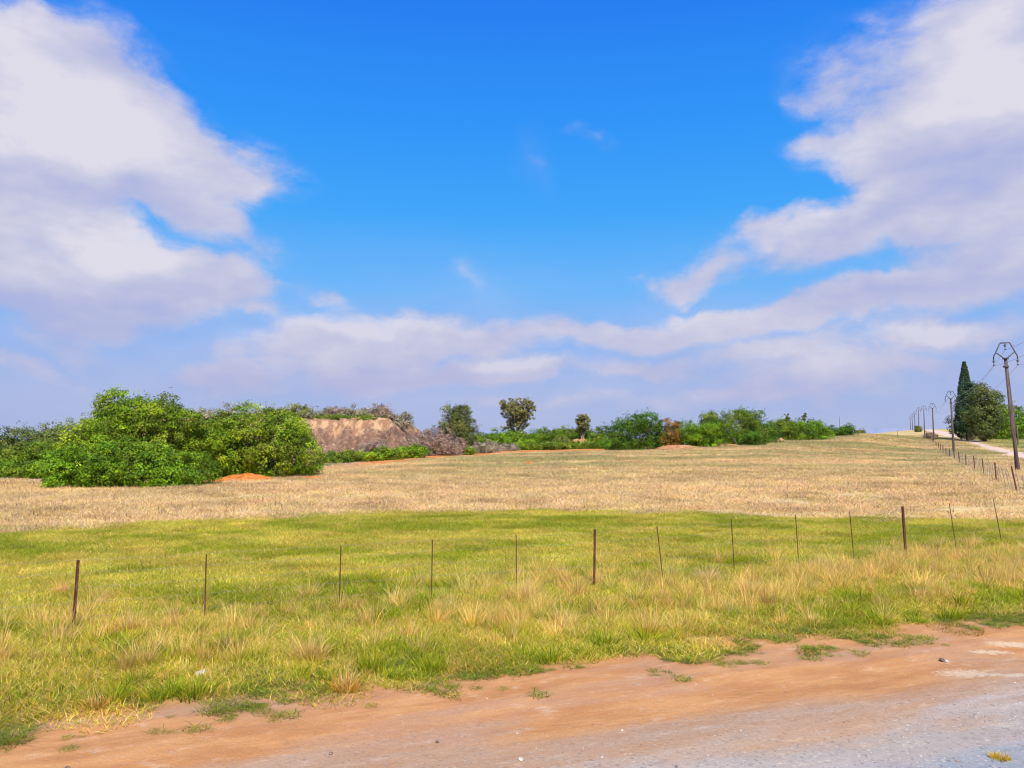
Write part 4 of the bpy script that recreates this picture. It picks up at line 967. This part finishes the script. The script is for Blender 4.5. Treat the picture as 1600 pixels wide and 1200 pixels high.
# clouds: hand placed banks in (azimuth, elevation), broken up by noise
def warp(vec, scale, amt, det=4):
    n = t.n('ShaderNodeTexNoise', noise_dimensions='2D'); t.L.new(vec, n.inputs['Vector']); n.inputs['Scale'].default_value = scale; n.inputs['Detail'].default_value = det; n.inputs['Roughness'].default_value = .6
    s = t.n('ShaderNodeVectorMath', operation='SUBTRACT'); t.L.new(n.outputs['Color'], s.inputs[0]); s.inputs[1].default_value = (.5, .5, .5)
    m2 = t.n('ShaderNodeVectorMath', operation='SCALE'); t.L.new(s.outputs[0], m2.inputs[0]); m2.inputs['Scale'].default_value = amt
    a = t.n('ShaderNodeVectorMath', operation='ADD'); t.L.new(vec, a.inputs[0]); t.L.new(m2.outputs[0], a.inputs[1]); return a.outputs[0]
wv = t.vscale(warp(comb.outputs[0], 4.0, .10, 3), (1, 1, 0))
wv = t.vscale(warp(wv, 16, .028, 5), (1, 1, 0))
def azel(px, py):
    u, v = ray(px, py); return math.atan(u), math.atan(v / math.hypot(1, u))
def blob(px, py, rx, ry, rot, st):
    a, e_ = azel(px, py); k = math.cos(math.atan(ray(px, py)[0])) ** 2
    mp = t.n('ShaderNodeMapping', vector_type='TEXTURE'); t.L.new(wv, mp.inputs[0])
    mp.inputs['Location'].default_value = (a, e_, 0); mp.inputs['Rotation'].default_value = (0, 0, R(rot)); mp.inputs['Scale'].default_value = (rx / F * (k * .5 + .5) * 1.0, ry / F, 1)
    gt = t.n('ShaderNodeTexGradient', gradient_type='SPHERICAL'); t.L.new(mp.outputs[0], gt.inputs[0])
    return gt.outputs['Fac'], st
def accum(bl):
    o = None
    for b in bl:
        v, st = blob(*b); o = t.m('MULTIPLY_ADD', v, st * 1.45, 0.0 if o is None else o)
    return o
# (px, py, rx, ry, rot deg ccw, strength)
CL = [(-60, 190, 300, 200, -20, 1.5), (120, 185, 210, 160, -32, 1.3), (250, 235, 190, 95, -28, 1.0), (380, 280, 110, 62, -18, .6), (25, 85, 80, 80, -30, .6),
      (60, 425, 300, 85, -4, 1.05), (250, 430, 210, 70, -8, .8), (330, 355, 170, 30, -20, .62), (380, 455, 110, 50, -8, .7), (60, 495, 260, 44, 0, .4), (520, 475, 100, 20, -12, .42), (432, 497, 50, 17, 0, .42),
      (90, 548, 90, 20, -4, .45), (30, 590, 120, 20, 0, .4), (345, 587, 110, 26, 3, .75), (700, 560, 420, 50, 0, .35), (1300, 580, 420, 46, 0, .35), (1350, 500, 330, 60, 5, .30), (610, 532, 230, 46, 4, 1.0), (480, 560, 140, 30, 0, .5), (620, 592, 260, 26, 0, .6), (830, 578, 130, 24, 2, .85), (900, 520, 170, 34, 0, .8), (1060, 512, 170, 34, 3, .75),
      (1020, 572, 100, 22, 4, .6), (1230, 488, 210, 34, 7, .75), (1440, 455, 260, 40, 5, .9), (1085, 430, 90, 40, 12, .85), (1010, 412, 50, 16, -12, .3), (1370, 365, 260, 58, 7, 1.0), (1560, 350, 170, 90, 0, .9), (1175, 372, 80, 22, 8, .5),
      (1490, 170, 230, 190, 25, .62), (1600, 90, 190, 170, 0, 1.0), (1400, 235, 190, 50, 3, .75), (1320, 120, 110, 100, 30, .35), (1560, 270, 230, 90, 0, .9), (1265, 245, 60, 24, 0, .35), (1275, 165, 45, 30, 20, .28),
      (1400, 560, 260, 26, 3, .5), (1490, 512, 150, 22, 0, .75), (1200, 612, 230, 20, 3, .5), (1200, 545, 170, 22, 3, .45), (900, 632, 260, 18, 0, .35), (905, 213, 60, 22, -5, .24), (822, 255, 36, 60, 10, .11), (745, 432, 54, 30, -35, .17)]
dens = accum(CL)
# a few broad banks behind and above so the rest of the sky is not empty
pv = t.n('ShaderNodeVectorMath', operation='MULTIPLY'); t.L.new(comb.outputs[0], pv.inputs[0]); pv.inputs[1].default_value = (1, 2.1, 1)
pv2 = warp(pv.outputs[0], 5, .10, 2)
nbig = t.noise(pv.outputs[0], 3.2, 5, .60, 0, '2D'); nfine = t.noise(pv2, 10, 6, .62, 0, '2D')
behind = t.m('MULTIPLY', t.mapr(nbig, .48, .60), t.mapr(t.m('ABSOLUTE', az), .75, 1.1))
dens = t.m('ADD', dens, behind)
tex = t.m('ADD', t.m('MULTIPLY', t.m('SUBTRACT', nbig, .5), .75), t.m('MULTIPLY', t.m('SUBTRACT', nfine, .5), .85))
d2 = t.m('ADD', dens, t.m('MULTIPLY', tex, t.mapr(dens, 0, .30, .0, 1.35)))
alpha = t.m('MULTIPLY', t.mapr(d2, -.02, .85, 0, 1), t.mapr(d2, .2, 1.3, .86, .97))
veil = t.m('MULTIPLY', t.mapr(el, .30, .03), t.mapr(nbig, .25, .62, .30, .72))
alpha = t.m('MAXIMUM', alpha, t.m('ADD', t.m('MULTIPLY', alpha, .72), t.m('MULTIPLY', veil, .52)))
# light and shade inside the clouds: lit tops, blue-grey bellies
off = t.n('ShaderNodeVectorMath', operation='ADD'); t.L.new(pv.outputs[0], off.inputs[0]); off.inputs[1].default_value = (.01, .09, 0)
nup = t.noise(off.outputs[0], 3.2, 4, .60, 0, '2D')
rel = t.m('SUBTRACT', nbig, nup)
LT = [(80, 150, 260, 150, -30, .5), (1560, 80, 150, 120, 0, .5), (620, 512, 200, 22, 3, .35), (200, 392, 230, 40, -6, .35), (825, 568, 110, 16, 2, .4), (1330, 340, 210, 26, 9, .35), (1400, 440, 240, 20, 5, .3), (1480, 508, 110, 12, 0, .4)]
DK = [(130, 300, 300, 40, -8, .4), (60, 490, 380, 46, 0, .4), (1500, 290, 280, 90, 0, .4), (600, 595, 400, 26, 0, .3)]
lit = t.m('ADD', t.m('ADD', t.m('SUBTRACT', accum(LT), accum(DK)), .52), t.m('ADD', t.m('MULTIPLY', rel, 1.8), t.m('MULTIPLY', t.m('SUBTRACT', nfine, .5), .5)))
cc = ramp(t.m('MAXIMUM', t.m('MINIMUM', lit, 1.0), 0.0), [(0, s2l(172, 181, 224)), (.38, s2l(190, 193, 224)), (.7, s2l(207, 206, 227)), (1, s2l(226, 222, 234))], 'LINEAR')
low_ = t.mapr(el, .0, .22, .6, 0)
cc = t.mix(low_, cc, s2l(184, 187, 221))
final = t.mix(alpha, skyc, cc)
t.L.new(final, bg.inputs[0]); bg.inputs[1].default_value = 1.0
W.cycles.sampling_method = 'MANUAL'; W.cycles.sample_map_resolution = 256

# ------------------------------------------------------------------ camera
cd = bpy.data.cameras.new('camera'); cd.sensor_width = 36; cd.lens = F / 1600 * 36; cd.clip_start = .1; cd.clip_end = 20000
co = bpy.data.objects.new('camera', cd); COL.objects.link(co); co.location = (0, 0, H); co.rotation_euler = (R(90) + TH, 0, 0)
SC.camera = co
SC.render.engine = 'CYCLES'; SC.cycles.max_bounces = 5; SC.cycles.diffuse_bounces = 3; SC.cycles.transmission_bounces = 3; SC.cycles.transparent_max_bounces = 4
SC.cycles.use_denoising = True; SC.cycles.filter_width = 1.1
SC.view_settings.view_transform = 'Standard'; SC.view_settings.look = 'None'; SC.view_settings.exposure = 0; SC.view_settings.gamma = 1
